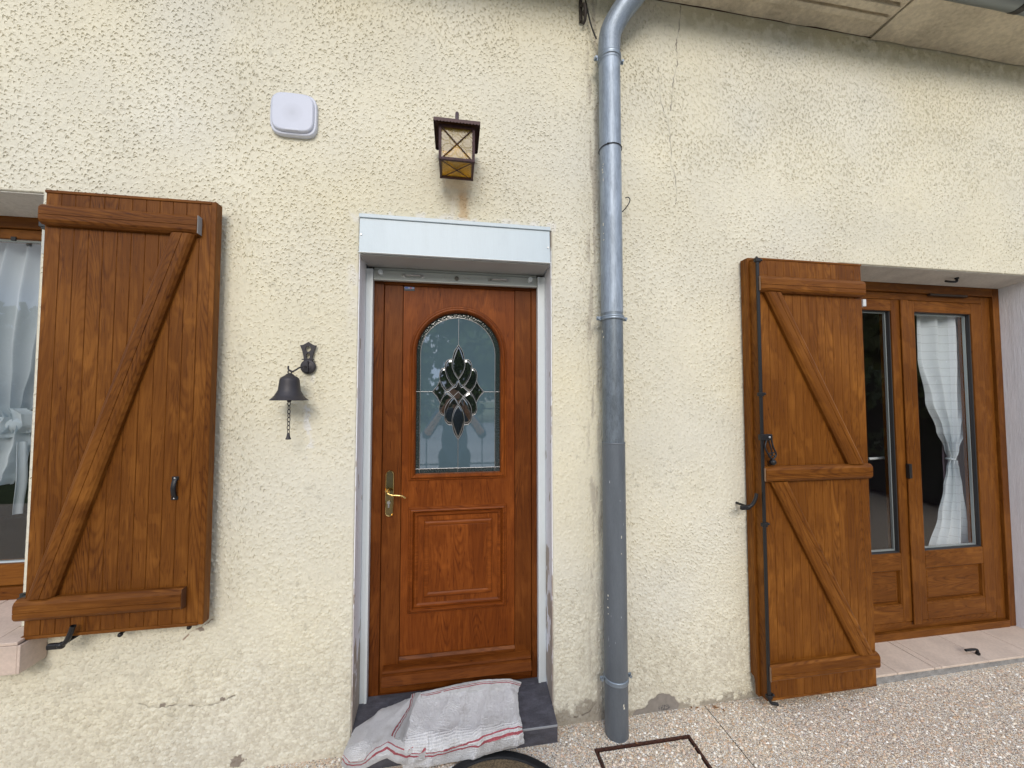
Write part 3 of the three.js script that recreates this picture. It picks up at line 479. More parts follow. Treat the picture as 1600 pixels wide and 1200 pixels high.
  const satin = new THREE.MeshPhysicalMaterial({ color: new THREE.Color().setRGB(0.085, 0.135, 0.165), roughness: 0.02, clearcoat: 1, clearcoatRoughness: 0.01, ior: 2.6, bumpMap: grainTex, bumpScale: 0.00002 });
  const inner = arch(-0.184, 0.219, 1.253, 2.070);
  const gs = shapeOf(inner); gs.holes.push(new THREE.Path(outline.map((p) => new THREE.Vector2(...p))));
  const gp = part('satin_pane', new THREE.ExtrudeGeometry(gs, { depth: 0.006, bevelEnabled: false }).translate(0, 0, GZ - 0.006), satin, d);
  const hamTex = dataTex(256, 256, (i, j) => { let d1 = 9; const x = i / 16, y = j / 16, ix = Math.floor(x), iy = Math.floor(y); for (let b = -1; b <= 1; b++) for (let a = -1; a <= 1; a++) { const cx = (ix + a + 16) % 16, cy = (iy + b + 16) % 16; d1 = Math.min(d1, Math.hypot(x - ix - a - hash2(cx, cy, 1), y - iy - b - hash2(cx, cy, 2))); } return d1; });
  const hammered = new THREE.MeshPhysicalMaterial({ color: new THREE.Color().setRGB(0.02, 0.03, 0.03), roughness: 0.10, ior: 1.8, bumpMap: hamTex, bumpScale: 0.0007 });
  const hs = shapeOf(glass); hs.holes.push(new THREE.Path(inner.map((p) => new THREE.Vector2(...p))));
  part('hammered_border', uvm(new THREE.ExtrudeGeometry(hs, { depth: 0.006, bevelEnabled: false }).translate(0, 0, GZ - 0.0065), 0.16, 0.16), hammered, d);
  // bevelled clear pieces
  const clear = new THREE.MeshPhysicalMaterial({ color: new THREE.Color().setRGB(0.008, 0.011, 0.010), roughness: 0.02, ior: 2.7 });
  const leaf = [[386, 310], [420, 400], [426, 440], [412, 490], [386, 530], [360, 490], [346, 440], [352, 400]];
  const pieces = [leaf, leaf.map(([X, Y]) => [X, 1220 - Y]), [[386, 534], [418, 575], [454, 608], [418, 640], [386, 686], [354, 640], [318, 608], [354, 575]]];
  const side = [[[345, 408], [322, 410], [304, 432], [304, 470], [330, 540], [362, 580], [384, 545], [352, 490], [342, 440]], [[298, 462], [278, 470], [270, 500], [272, 540], [292, 580], [316, 605], [352, 580], [320, 530]], [[268, 540], [250, 575], [226, 608], [252, 640], [272, 675], [286, 640], [312, 608], [288, 580]]];
  for (const s of side) { const lo = s.map(([X, Y]) => [X, 1218 - Y]); pieces.push(s, flip(s)); if (s !== side[2]) pieces.push(lo, flip(lo)); }
  const rb = mulberry(5);
  for (const p of pieces) {
    const pts = p.map(([X, Y]) => C(X, Y)), cx = pts.reduce((a, q) => a + q[0], 0) / pts.length, cy = pts.reduce((a, q) => a + q[1], 0) / pts.length;
    const cr = new THREE.CatmullRomCurve3(pts.map((q) => V3([...q, 0])), true, 'catmullrom', 0.25).getPoints(32).map((q) => [q.x, q.y]).slice(0, -1);
    const pos = [], k1 = 0.84, h = 0.0022, tx = (rb() - 0.5) * 0.02, ty = (rb() - 0.5) * 0.02, zz = (x, y) => GZ - 0.001 + h + (x - cx) * tx + (y - cy) * ty; let A = 0; for (let i = 0; i < cr.length; i++) { const a = cr[i], b = cr[(i + 1) % cr.length]; A += a[0] * b[1] - b[0] * a[1]; } if (A < 0) cr.reverse();
    for (let i = 0; i < cr.length; i++) { const a = cr[i], b = cr[(i + 1) % cr.length], a2 = [mix(cx, a[0], k1), mix(cy, a[1], k1)], b2 = [mix(cx, b[0], k1), mix(cy, b[1], k1)]; const A3 = [...a, GZ - 0.002], B3 = [...b, GZ - 0.002], C3 = [...b2, zz(...b2)], D3 = [...a2, zz(...a2)]; pos.push(...A3, ...B3, ...C3, ...A3, ...C3, ...D3, ...D3, ...C3, cx, cy, zz(cx, cy)); }
    part('bevelled_pane', fromArrays(pos, 0.2), clear, d);
  }
  part('glass_backing', new THREE.ExtrudeGeometry(shapeOf(outline), { depth: 0.002, bevelEnabled: false }).translate(0, 0, GZ - 0.007), clear, d);
  // lead cames
  const came = [], line = (pts, r = 0.0017) => came.push(new THREE.TubeGeometry(new THREE.CatmullRomCurve3(pts.map((p) => V3([p[0], p[1], GZ + 0.001]))), pts.length > 3 ? 40 : 12, r, 6));
  for (const s of half) { line(curve(s, 8)); line(curve(flip(s), 8)); }
  const lattice = [[[347, 402], [346, 450], [362, 495], [386, 531]], [[347, 815], [350, 760], [365, 715], [386, 686]], [[300, 456], [312, 510], [340, 560], [366, 582], [386, 545]], [[269, 535], [285, 575], [316, 610], [354, 582]], [[272, 682], [288, 645], [316, 608], [354, 640], [386, 690]], [[299, 760], [304, 710], [325, 670], [352, 642], [386, 608]]];
  for (const s of lattice) { line(curve(s)); line(curve(flip(s))); }
  const up = (X0_, Y0_, X1_, Y1_) => line([C(X0_, Y0_), C(X1_, Y1_)]);
  up(386, 118, 386, 308); up(386, 912, 386, 1112); up(122, 608, 222, 608); up(550, 608, 648, 608); line([[-0.205, 1.253], [0.247, 1.253]], 0.002);
  { const a = inner.slice(1); a.push([inner[0][0], inner[0][1]]); came.push(new THREE.TubeGeometry(new THREE.CatmullRomCurve3([[inner[1][0], 1.235], ...a.slice(1, -1), [inner[0][0], 1.235]].map((p) => V3([...p, GZ + 0.001])), false, 'catmullrom', 0.1), 90, 0.002, 6)); }
  part('lead_came', came, M.came, d);
  // lock plate with lever
  const plate = shapeOf([]); { const r = 0.0185, x = -0.3315, y0 = 1.022 + r, y1 = 1.252 - r; plate.absarc(x, y1, r, 0, Math.PI, false); plate.absarc(x, y0, r, Math.PI, 2 * Math.PI, false); }
  const hp = part('handle', new THREE.ExtrudeGeometry(plate, { depth: 0.006, bevelEnabled: true, bevelSize: 0.003, bevelThickness: 0.003, bevelSegments: 3 }).translate(0, 0, L), M.brassDark, d, 'polished brass lever handle on a long rounded plate');
  part('plate_rim', sweep([...Array(40)].map((_, k) => { const t = (k / 40) * 2 * Math.PI; return [-0.3315 + 0.019 * Math.cos(t), 1.137 + 0.0965 * Math.sign(Math.sin(t) || 0) * (1) + 0.019 * Math.sin(t)]; }), [[-0.0022, L + 0.009], [0, L + 0.0115], [0.0022, L + 0.009]]), M.brass, hp);
  part('lever', [tube([[-0.338, 1.152, L + 0.01], [-0.338, 1.152, L + 0.045], [-0.333, 1.150, L + 0.058], [-0.315, 1.142, L + 0.06], [-0.29, 1.138, L + 0.058], [-0.265, 1.134, L + 0.056], [-0.246, 1.122, L + 0.05]], 0.0052, 40, 10), cyl(0.012, 0.02).rotateX(Math.PI / 2).translate(-0.338, 1.152, L + 0.018)], M.brass, hp);
  part('lock_cylinder', [cyl(0.0085, 0.012).rotateX(Math.PI / 2).translate(-0.3335, 1.092, L + 0.012), box(-0.338, -0.329, 1.066, 1.092, L + 0.008, L + 0.018, 0.003)], M.steel, hp);
  const stick = canvasTex(128, 64, (c, w, h) => { c.fillStyle = '#20242e'; c.fillRect(0, 0, w, h); c.fillStyle = '#8a97b8'; c.fillRect(6, 8, 116, 26); c.fillStyle = '#c23a35'; c.fillRect(70, 12, 20, 18); c.fillStyle = '#3352a8'; c.fillRect(12, 12, 34, 18); c.fillStyle = '#7a808a'; for (let k = 0; k < 8; k++) c.fillRect(10 + k * 14, 44, 9, 8); });
  part('sticker', new THREE.PlaneGeometry(0.055, 0.024).translate(-0.244, 2.216, L - 0.0035), new THREE.MeshStandardMaterial({ map: stick, roughness: 0.5 }), d);
}

// ================================================================ ROLLER SHUTTER over the door
{
  const r = thing('roller_shutter', 'white aluminium roller shutter box above the front door, curtain rolled up', 'roller shutter');
  const brush = speckle([0.475, 0.56, 0.62], 0.04, 3, 40, 110); const boxMat = new THREE.MeshStandardMaterial({ map: brush, roughness: 0.38, bumpMap: grainTex, bumpScale: 0.0003 });
  part('casing', uvm(flipWind(prism([[0, 0.033], [0.166, 0.024], [0.166, -0.15], [0.002, -0.15]], 0.932, 0, 0).applyMatrix4(new THREE.Matrix4().makeBasis(V3([0, 1, 0]), V3([1, 0, 0]), V3([0, 0, 1]))).translate(-0.454, 2.325, 0)), 0.6, 0.6), boxMat, r);
  part('top_strip', uvm(box(-0.457, 0.481, 2.4925, 2.5115, -0.05, 0.031, 0.002), 0.6, 0.6), boxMat, r);
  part('bottom_lip', box(-0.458, 0.482, 2.3205, 2.3245, -0.12, 0.036, 0.001), M.aluRail, r);
  part('underside', box(-0.45, 0.48, 2.314, 2.320, -0.15, 0.02, 0.001), std([0.36, 0.36, 0.35], 0.6), r);
  for (const [x, y] of [[-0.446, 2.408], [0.468, 2.402]]) part('screw', cyl(0.004, 0.003, 12).rotateX(Math.PI / 2).translate(x, y, 0.032), M.steel, r);
  for (const [x0, x1] of [[-0.4565, -0.4215], [0.4475, 0.4895]]) part('guide_rail', [box(x0, x1, 0.125, 2.300, -0.158, -0.125, 0.002), box(x0 + (x0 < 0 ? 0.022 : 0.0), x0 + (x0 < 0 ? 0.035 : 0.012), 0.126, 2.299, -0.1249, -0.121, 0.001)], M.aluRail, r);
  const b = part('bottom_bar', [box(-0.4205, 0.4465, 2.243, 2.296, -0.150, -0.132, 0.002), box(-0.4205, 0.4465, 2.298, 2.313, -0.152, -0.140, 0.004), box(-0.4205, 0.4465, 2.243, 2.250, -0.1319, -0.126, 0.001)], M.aluBar, r);
  for (const x of [-0.221, 0.235]) part('pull_handle', [tube([[x - 0.042, 2.272, -0.133], [x - 0.038, 2.272, -0.118], [x - 0.02, 2.272, -0.114], [x + 0.02, 2.272, -0.114], [x + 0.038, 2.272, -0.118], [x + 0.042, 2.272, -0.133]], 0.0042, 24, 8), box(x - 0.058, x - 0.036, 2.264, 2.280, -0.133, -0.129, 0.001), box(x + 0.036, x + 0.058, 2.264, 2.280, -0.133, -0.129, 0.001)], M.steel, b);
  for (const x of [-0.383, 0.404]) part('end_stop', [cyl(0.012, 0.028).rotateX(Math.PI / 2).translate(x, 2.279, -0.119), cyl(0.005, 0.002).rotateX(Math.PI / 2).translate(x, 2.279, -0.1045)], M.aluRail, b);
  part('lock', [cyl(0.011, 0.008).rotateX(Math.PI / 2).translate(0.006, 2.270, -0.129), cyl(0.005, 0.004).rotateX(Math.PI / 2).translate(0.006, 2.270, -0.124)], std([0.16, 0.15, 0.13], 0.45, 0.5), b);
  for (const x of [-0.055, 0.068]) part('screw', cyl(0.004, 0.004, 10).rotateX(Math.PI / 2).translate(x, 2.274, -0.1305), M.steel, b);
}

// ================================================================ DOOR STEP of slate tiles
const stepY = (z) => 0.101 - 0.2 * z;
{
  const s = thing('door_step', 'dark slate-grey tiled step below the front door', 'step');
  const slateTex = dataTex(512, 512, (i, j) => { const a = fbm(i / 60, j / 22, 120, 5), b = vn(i / 5, j / 4, 121), c = sm(0.55, 0.75, fbm(i / 30, j / 12, 122, 4)); const k = 0.6 + 0.7 * a + 0.25 * (b - 0.5) + c * 0.25; return [0.070 * k, 0.069 * k, 0.084 * k]; }, true);
  const slateB = dataTex(512, 512, (i, j) => { const a = fbm(i / 60, j / 22, 120, 5); return Math.floor(a * 9) / 9 * 0.7 + a * 0.3; });
  const slate = new THREE.MeshStandardMaterial({ map: slateTex, bumpMap: slateB, bumpScale: 0.004, roughness: 0.55 });
  const grout = std([0.28, 0.28, 0.29], 0.9);
  const ang = Math.atan(0.2);
  const top = (x0, x1) => uvm(box(x0, x1, -0.012, 0, -0.245, 0, 0.0015), 0.5, 0.5, 'y', x0 * 3).rotateX(ang).translate(0, stepY(0.083), 0.083);
  part('tile', top(-0.4575, -0.1405), slate, s); part('tile', top(-0.1375, 0.4915), slate, s);
  const front = (x0, x1) => uvm(box(x0, x1, -0.02, 0.0715, 0.070, 0.0845, 0.0015), 0.5, 0.5, 'y', x0 * 2 + 0.3);
  part('tile', front(-0.4575, -0.1405), slate, s); part('tile', front(-0.1375, 0.4915), slate, s);
  part('edge_trim', uvm(box(-0.4575, 0.4915, 0.072, 0.0815, 0.072, 0.0862, 0.002), 0.3, 0.3), std([0.30, 0.31, 0.33], 0.5), s);
  part('bed', flipWind(prism([[0.0685, -0.02], [0.0685, 0.068], [-0.24, 0.131], [-0.24, -0.02]].map(([z, y]) => [y, z]), 0.946).applyMatrix4(new THREE.Matrix4().makeBasis(V3([0, 1, 0]), V3([1, 0, 0]), V3([0, 0, 1]))).translate(-0.456, 0, 0)), grout, s);
}

// ================================================================ DOWNPIPE
{
  const p = thing('downpipe', 'grey zinc rainwater downpipe fixed to the wall right of the front door', 'downpipe');
  const px = 0.79, pz = 0.078, R = 0.055;
  const zincTex = dataTex(512, 1024, (i, j) => { const a = fbm(i / 90, j / 60, 130, 5), b = sm(0.45, 0.7, fbm(i / 60, j / 40, 133, 4)), c = vn(i / 3, j / 3, 136); const e = sm(0.5, 0.62, fbm(i / 9, j / 12, 138, 3)); let k = 0.78 + 0.3 * (a - 0.5) + 0.18 * b - 0.10 * e + 0.16 * (c - 0.5); return [0.34 * k, 0.40 * k, 0.48 * k]; }, true);
  const zinc = new THREE.MeshStandardMaterial({ map: zincTex, roughness: 0.5, metalness: 0.45 });
  const greyTex = dataTex(512, 1024, (i, j) => { const y = j / 1024; const a = fbm(i / 70, j / 60, 140, 4), c = vn(i / 3, j / 3, 141); let k = 0.85 + 0.3 * (a - 0.5) + 0.1 * (c - 0.5), q = [0.150 * k, 0.172 * k, 0.198 * k]; if (vn(i / 7, j / 7, 143) > 0.965 && vn(i / 40, j / 40, 144) > 0.72) q = [0.5, 0.52, 0.55]; const d = sm(0.5, 0.7, fbm(i / 25, j / 30, 145, 4)) * sm(0.12, 0.0, y); return q.map((v, n) => mix(v, [0.05, 0.05, 0.05][n], d)); }, true);
  const grey = new THREE.MeshStandardMaterial({ map: greyTex, roughness: 0.45, metalness: 0.15 });
  const length = (y0, y1, r, m, nm = 'pipe_length') => part(nm, lathe([[r - 0.004, y0], [r, y0 + 0.001], [r, y1], [r - 0.004, y1 + 0.0005]], 40).translate(px, 0, pz), m, p);
  length(2.06, 3.40, R, zinc); length(1.40, 2.07, R - 0.0015, new THREE.MeshStandardMaterial({ map: zincTex, color: new THREE.Color().setRGB(0.62, 0.62, 0.60), roughness: 0.42, metalness: 0.5 })); length(-0.01, 1.408, R + 0.0015, grey);
  const neckPath = [[px, 3.38, pz], [px, 3.47, pz], [px + 0.008, 3.55, pz + 0.004], [px + 0.05, 3.635, pz + 0.025], [px + 0.12, 3.72, pz + 0.06], [px + 0.20, 3.815, pz + 0.11], [px + 0.27, 3.90, pz + 0.165]];
  part('swan_neck', tube(neckPath, R + 0.0015, 60, 28), zinc, p);
  part('seam_ring', new THREE.TorusGeometry(R + 0.0015, 0.0018, 6, 32).applyQuaternion(new THREE.Quaternion().setFromUnitVectors(V3([0, 0, 1]), V3([0.62, 0.72, 0.32]).normalize())).translate(px + 0.10, 3.70, pz + 0.053), zinc, p);
  const collar = (y, m) => part('collar', [lathe([[R + 0.0015, y - 0.011], [R + 0.005, y - 0.010], [R + 0.006, y - 0.004], [R + 0.003, y], [R + 0.006, y + 0.004], [R + 0.005, y + 0.010], [R + 0.0015, y + 0.011]], 40).translate(px, 0, pz), ...[-1, 1].flatMap((s) => [box(px + s * (R + 0.014) - 0.012, px + s * (R + 0.014) + 0.012, y - 0.010, y + 0.010, pz - 0.008, pz - 0.003, 0.001), cyl(0.007, 0.022, 10).rotateX(Math.PI / 2).translate(px + s * (R + 0.018), y, pz - 0.002)]), cyl(0.006, 0.05, 8).rotateX(Math.PI / 2).translate(px, y, 0.02)], m, p);
  const cm = std([0.26, 0.31, 0.37], 0.4, 0.55); collar(3.405, cm); collar(2.035, cm); collar(0.262, cm);
  part('wire_tie', [new THREE.TorusGeometry(R + 0.003, 0.0022, 6, 40).rotateX(Math.PI / 2 - 0.05).translate(px, 2.915, pz), sph(0.005, px - 0.033, 2.917, pz + 0.048)], M.blackPlastic, p, 'black cable tie round the upper pipe');
  part('joint_ring', lathe([[R + 0.0016, 1.402], [R + 0.003, 1.404], [R + 0.003, 1.409], [R + 0.0005, 1.411]], 40).translate(px, 0, pz), grey, p);
  // splashes of cream paint
  const rp = mulberry(44), sp = []; for (const [a0, y0, n] of [[-1.15, 2.78, 5], [-1.1, 2.45, 4], [-1.3, 1.95, 2], [-1.1, 0.62, 4], [0.1, 0.9, 2], [0.2, 0.2, 2]]) for (let k = 0; k < n; k++) { const a = a0 + (rp() - 0.5) * 0.2, y = y0 + (rp() - 0.5) * 0.12, w = 0.03 + rp() * 0.06, h = 0.003 + rp() * 0.012; sp.push(new THREE.CylinderGeometry(R + 0.0025, R + 0.0025, h, 3, 1, true, a - w, w * 1.6).translate(px, y, pz)); }
  const spm = std([0.68, 0.65, 0.55], 0.8); for (const g of sp) part('paint_splash', g, spm, p);
}
{
  const c = thing('cable_bracket', 'black iron bracket and thin dark cable at the top of the wall beside the downpipe', 'bracket');
  part('bracket', [box(0.652, 0.668, 3.66, 3.79, 0.004, 0.02, 0.003), tube([[0.660, 3.74, 0.02], [0.665, 3.72, 0.05], [0.672, 3.68, 0.05], [0.674, 3.65, 0.035], [0.668, 3.64, 0.02]], 0.008, 20, 8), sph(0.014, 0.672, 3.685, 0.04)], std([0.05, 0.04, 0.035], 0.6, 0.3), c);
  part('cable', tube([[0.665, 3.86, 0.03], [0.69, 3.72, 0.03], [0.715, 3.62, 0.03], [0.735, 3.55, 0.04]], 0.004, 20, 6), M.blackPlastic, c);
  const w = thing('loose_wire', 'curled stub of black wire poking out beside the downpipe', 'wire');
  part('wire', tube([[0.835, 2.60, 0.03], [0.865, 2.612, 0.045], [0.893, 2.645, 0.06], [0.905, 2.675, 0.06], [0.897, 2.690, 0.055], [0.884, 2.688, 0.05]], 0.0028, 30, 6), M.blackPlastic, w);
}

// ================================================================ ALARM SIREN
{
  const a = thing('alarm_siren', 'white rounded-square siren box high on the wall, left of the lantern', 'alarm siren');
  const sq = (r, n = 64) => shapeOf([...Array(n)].map((_, k) => { const t = (k / n) * 2 * Math.PI, c = Math.cos(t), s = Math.sin(t), e = 2 / 4.6; return [r * Math.sign(c) * Math.abs(c) ** e, r * Math.sign(s) * Math.abs(s) ** e]; }));
  const cx = -0.760, cy = 2.967;
  part('base', new THREE.ExtrudeGeometry(sq(0.096), { depth: 0.014, bevelEnabled: true, bevelSize: 0.006, bevelThickness: 0.006, bevelSegments: 4 }).translate(cx, cy, 0.004), M.whitePlastic, a);
  const dots = canvasTex(512, 512, (c, w) => { c.fillStyle = '#c3c8d8'; c.fillRect(0, 0, w, w); c.fillStyle = '#84878f'; for (let y = -14; y <= 14; y++) for (let x = -14; x <= 14; x++) { const r = Math.hypot(x, y); if (r < 13.5) { c.beginPath(); c.arc(256 + x * 9 + (y & 1) * 4.5, 268 + y * 8.6, 2.5 * (1 - r / 22), 0, 7); c.fill(); } } });
  const fm = new THREE.MeshStandardMaterial({ map: dots, roughness: 0.42 });
  const g = new THREE.ExtrudeGeometry(sq(0.084), { depth: 0.004, bevelEnabled: true, bevelSize: 0.009, bevelThickness: 0.009, bevelSegments: 6 }); const uv = g.attributes.uv, p = g.attributes.position; for (let k = 0; k < uv.count; k++) uv.setXY(k, p.getX(k) / 0.2 + 0.5, p.getY(k) / 0.2 + 0.5);
  part('cover', g.translate(cx, cy + 0.002, 0.024), fm, a);
  part('tab', box(cx - 0.032, cx + 0.032, cy - 0.0885, cy - 0.078, 0.03, 0.0385, 0.003), M.whitePlastic, a);
}

// ================================================================ LANTERN
{
  const l = thing('wall_lantern', 'rusty dark red metal wall lantern with amber bottle-glass panes above the door', 'wall lantern');
  const mt = new THREE.MeshStandardMaterial({ map: speckle([0.055, 0.026, 0.028], 0.8, 6, 6, 150), roughness: 0.55, metalness: 0.3, bumpMap: grainTex, bumpScale: 0.0015 });
  const z0 = 0.062, z1 = 0.200, x0 = -0.073, x1 = 0.077, y0 = 2.700, y1 = 2.862, t = 0.006, U = (g) => uvm(g, 0.1, 0.1);
  const posts = [x0, x1].flatMap((x) => [z0, z1].map((z) => U(box(x - t, x + t, y0, y1, z - t, z + t, 0.001))));
  const bars = [y0 + 0.006, y1 - 0.004].flatMap((y) => [...[z0, z1].map((z) => U(box(x0 + t, x1 - t, y - t, y + t, z - t + 0.001, z + t + 0.001, 0.001))), ...[x0, x1].map((x) => U(box(x - t + 0.001, x + t - 0.001, y - t, y + t, z0 + t, z1 - t, 0.001)))]);
  part('frame', [...posts, ...bars], mt, l);
  const rod = (a, b) => tube([a, [(a[0] + b[0]) / 2, (a[1] + b[1]) / 2, (a[2] + b[2]) / 2], b], 0.0021, 4, 6);
  part('cross_wire', [rod([x0, y0, z1 + 0.003], [x1, y1 - 0.004, z1 + 0.003]), rod([x1, y0, z1 + 0.004], [x0, y1 - 0.004, z1 + 0.004]), rod([x0, y0 + 0.001, z0], [x1, y0 + 0.001, z1]), rod([x1, y0 + 0.002, z0], [x0, y0 + 0.002, z1]), ...[x0, x1].flatMap((x) => [rod([x, y0, z0], [x, y1, z1]), rod([x, y1, z0], [x, y0, z1])])], mt, l);
  const bubble = dataTex(256, 256, (i, j) => { let h = 0; const C = [[60, 70, 52], [160, 60, 44], [215, 150, 50], [120, 150, 56], [40, 190, 46], [185, 225, 48], [100, 235, 40], [235, 40, 40], [20, 20, 34]]; for (const [x, y, r] of C) { const d = Math.hypot(i - x, j - y); h = Math.max(h, Math.exp(-(((d - r) / 5) ** 2)), 0.5 * Math.exp(-(((d - r * 0.55) / 7) ** 2))); } return h; });
  const amber = new THREE.MeshPhysicalMaterial({ map: dataTex(256, 256, (i, j) => { const h = bubble.image.data[(j * 256 + i) * 4] / 255; return [mix(0.66, 0.86, h), mix(0.47, 0.60, h), mix(0.10, 0.04, h)]; }, true), transmission: 0.8, thickness: 0, roughness: 0.25, ior: 1.5, bumpMap: bubble, bumpScale: 0.0005 });
  const pane = (g) => { const p = g.attributes.position, uv = g.attributes.uv; return g; };
  part('pane', pane(new THREE.PlaneGeometry(x1 - x0 - 0.011, y1 - y0 - 0.02)).translate(0.002, (y0 + y1) / 2, z1 - 0.001), amber, l); part('pane', new THREE.PlaneGeometry(x1 - x0 - 0.011, y1 - y0 - 0.02).translate(0.002, (y0 + y1) / 2, z0 + 0.001), amber, l);
  for (const x of [x0, x1]) part('pane', new THREE.PlaneGeometry(z1 - z0 - 0.011, y1 - y0 - 0.02).rotateY(Math.PI / 2).translate(x, (y0 + y1) / 2, (z0 + z1) / 2), amber, l);
  part('pane', new THREE.PlaneGeometry(x1 - x0 - 0.011, z1 - z0 - 0.011).rotateX(Math.PI / 2).translate(0.002, y0 + 0.0075, (z0 + z1) / 2), amber, l);
  // roof: shallow pyramid with a scalloped hem
  const rx0 = -0.100, rx1 = 0.104, rz0 = 0.032, rz1 = 0.228, ry = 2.872, ap = [0.002, 2.925, 0.131], pos = [], hem = [];
  const c4 = [[rx0, rz1], [rx1, rz1], [rx1, rz0], [rx0, rz0]];
  for (let k = 0; k < 4; k++) { const a = c4[k], b = c4[(k + 1) % 4]; pos.push(a[0], ry, a[1], b[0], ry, b[1], ...ap, a[0], ry - 0.003, a[1], ap[0], ap[1] - 0.004, ap[2], b[0], ry - 0.003, b[1]);
    const n = 14, dx = (b[0] - a[0]) / n, dz = (b[1] - a[1]) / n; for (let q = 0; q < n; q++) { const s = shapeOf([]); const w = Math.hypot(dx, dz); s.moveTo(0, 0.002); s.lineTo(0, -0.008); s.absarc(w / 2, -0.008, w / 2, Math.PI, 0, false); s.lineTo(w, 0.002); const g = new THREE.ExtrudeGeometry(s, { depth: 0.002, bevelEnabled: false, curveSegments: 5 }); g.rotateY(Math.atan2(-dz, dx)).translate(a[0] + dx * q, ry, a[1] + dz * q); hem.push(g); } }
  const hemFix = hem.map((g) => { g.deleteAttribute('uv'); g.setAttribute('uv', new THREE.BufferAttribute(new Float32Array(g.attributes.position.count * 2), 2)); return g; });
  part('roof', [U(fromArrays(pos, 0.3)), ...hemFix], mt, l);
  part('arm', [tube([[0.002, 2.92, 0.131], [0.002, 2.965, 0.131], [0.002, 2.985, 0.12], [0.002, 2.985, 0.09], [0.002, 2.95, 0.03], [0.002, 2.93, 0.005]], 0.0088, 30, 10), box(-0.018, 0.022, 2.922, 2.935, 0.113, 0.150, 0.002), box(-0.02, 0.024, 2.86, 2.99, 0.004, 0.012, 0.003)], std([0.07, 0.05, 0.06], 0.5, 0.4), l);
  part('bulb', [lathe([[0.0, 2.755], [0.018, 2.762], [0.026, 2.782], [0.022, 2.805], [0.013, 2.825], [0.013, 2.86]], 20).translate(0.002, 0, 0.131)], std([0.6, 0.6, 0.55], 0.3), l);
}

// ================================================================ DOOR BELL with chain
{
  const b = thing('door_bell', 'dark iron hanging bell with pull chain on scrolled bracket left of the door', 'bell');
  const im = std([0.045, 0.042, 0.048], 0.5, 0.4);
  const px = -0.674, py = 1.775, Z = 0.014;
  const back = shapeOf([[-0.016, 0.02], [-0.019, 0.05], [-0.025, 0.075], [-0.034, 0.098], [-0.022, 0.100], [-0.012, 0.106], [0, 0.114], [0.012, 0.106], [0.022, 0.100], [0.034, 0.098], [0.025, 0.075], [0.019, 0.05], [0.016, 0.02]]);
  const h1 = new THREE.Path(); h1.absellipse(0, 0.083, 0.012, 0.013, 0, Math.PI * 2, true); const h2 = new THREE.Path(); h2.absellipse(0, 0.050, 0.0085, 0.013, 0, Math.PI * 2, true); back.holes.push(h1, h2);
  part('bracket', [new THREE.ExtrudeGeometry(back, { depth: 0.006, bevelEnabled: true, bevelSize: 0.0015, bevelThickness: 0.0015, bevelSegments: 2 }).translate(px, py, Z - 0.003), lathe([[0, 0.012], [0.012, 0.013], [0.016, 0.009], [0.024, 0.010], [0.031, 0.008], [0.034, 0.003], [0.034, 0]], 30).rotateX(Math.PI / 2).translate(px, py, Z - 0.003), box(px - 0.027, px + 0.027, py + 0.031, py + 0.036, Z - 0.002, Z + 0.006, 0.002), box(px - 0.004, px + 0.006, py - 0.026, py + 0.026, Z + 0.004, Z + 0.02, 0.003), tube([[px, py, Z + 0.01], [px - 0.005, py - 0.003, Z + 0.04], [px - 0.018, py - 0.012, Z + 0.06], [px - 0.028, py - 0.023, Z + 0.07], [px - 0.040, py - 0.028, Z + 0.078], [px - 0.050, py - 0.020, Z + 0.082], [px - 0.051, py - 0.004, Z + 0.082]], 0.0036, 40, 8)], im, b);
  const bx = px - 0.045, bz = Z + 0.080, top = 1.738;
  part('bell', lathe([[0.0, top], [0.012, top - 0.002], [0.020, top - 0.010], [0.030, top - 0.016], [0.036, top - 0.022], [0.0375, top - 0.026], [0.039, top - 0.030], [0.041, top - 0.05], [0.044, top - 0.074], [0.051, top - 0.088], [0.054, top - 0.091], [0.055, top - 0.096], [0.063, top - 0.106], [0.0745, top - 0.116], [0.0745, top - 0.119], [0.066, top - 0.117], [0.046, top - 0.095], [0.036, top - 0.05], [0.03, top - 0.02], [0, top - 0.006]], 48).translate(bx, 0, bz), im, b);
  part('eye', new THREE.TorusGeometry(0.0075, 0.003, 8, 20).translate(bx, top + 0.006, bz), im, b);
  const link = (y, q) => { const c = [...Array(12)].map((_, k) => { const t = (k / 12) * 2 * Math.PI; return [Math.cos(t) * 0.0052, Math.sin(t) * 0.0105, 0]; }); return tube(c, 0.0017, 24, 6, true).rotateY(q).translate(bx, y, bz); };
  const chain = []; for (let k = 0; k < 8; k++) { const m = part('link', link(1.605 - k * 0.0175, k % 2 ? 1.2 : 0.15), im, b); chain.push(m); }
  part('clapper', [cyl(0.003, 0.08, 8).translate(bx, 1.66, bz), sph(0.009, bx, 1.618, bz)], im, b);
  part('pull', lathe([[0, 1.478], [0.005, 1.477], [0.006, 1.470], [0.008, 1.458], [0.011, 1.452], [0.011, 1.449], [0, 1.449]], 20).translate(bx, 0, bz), im, b);
}

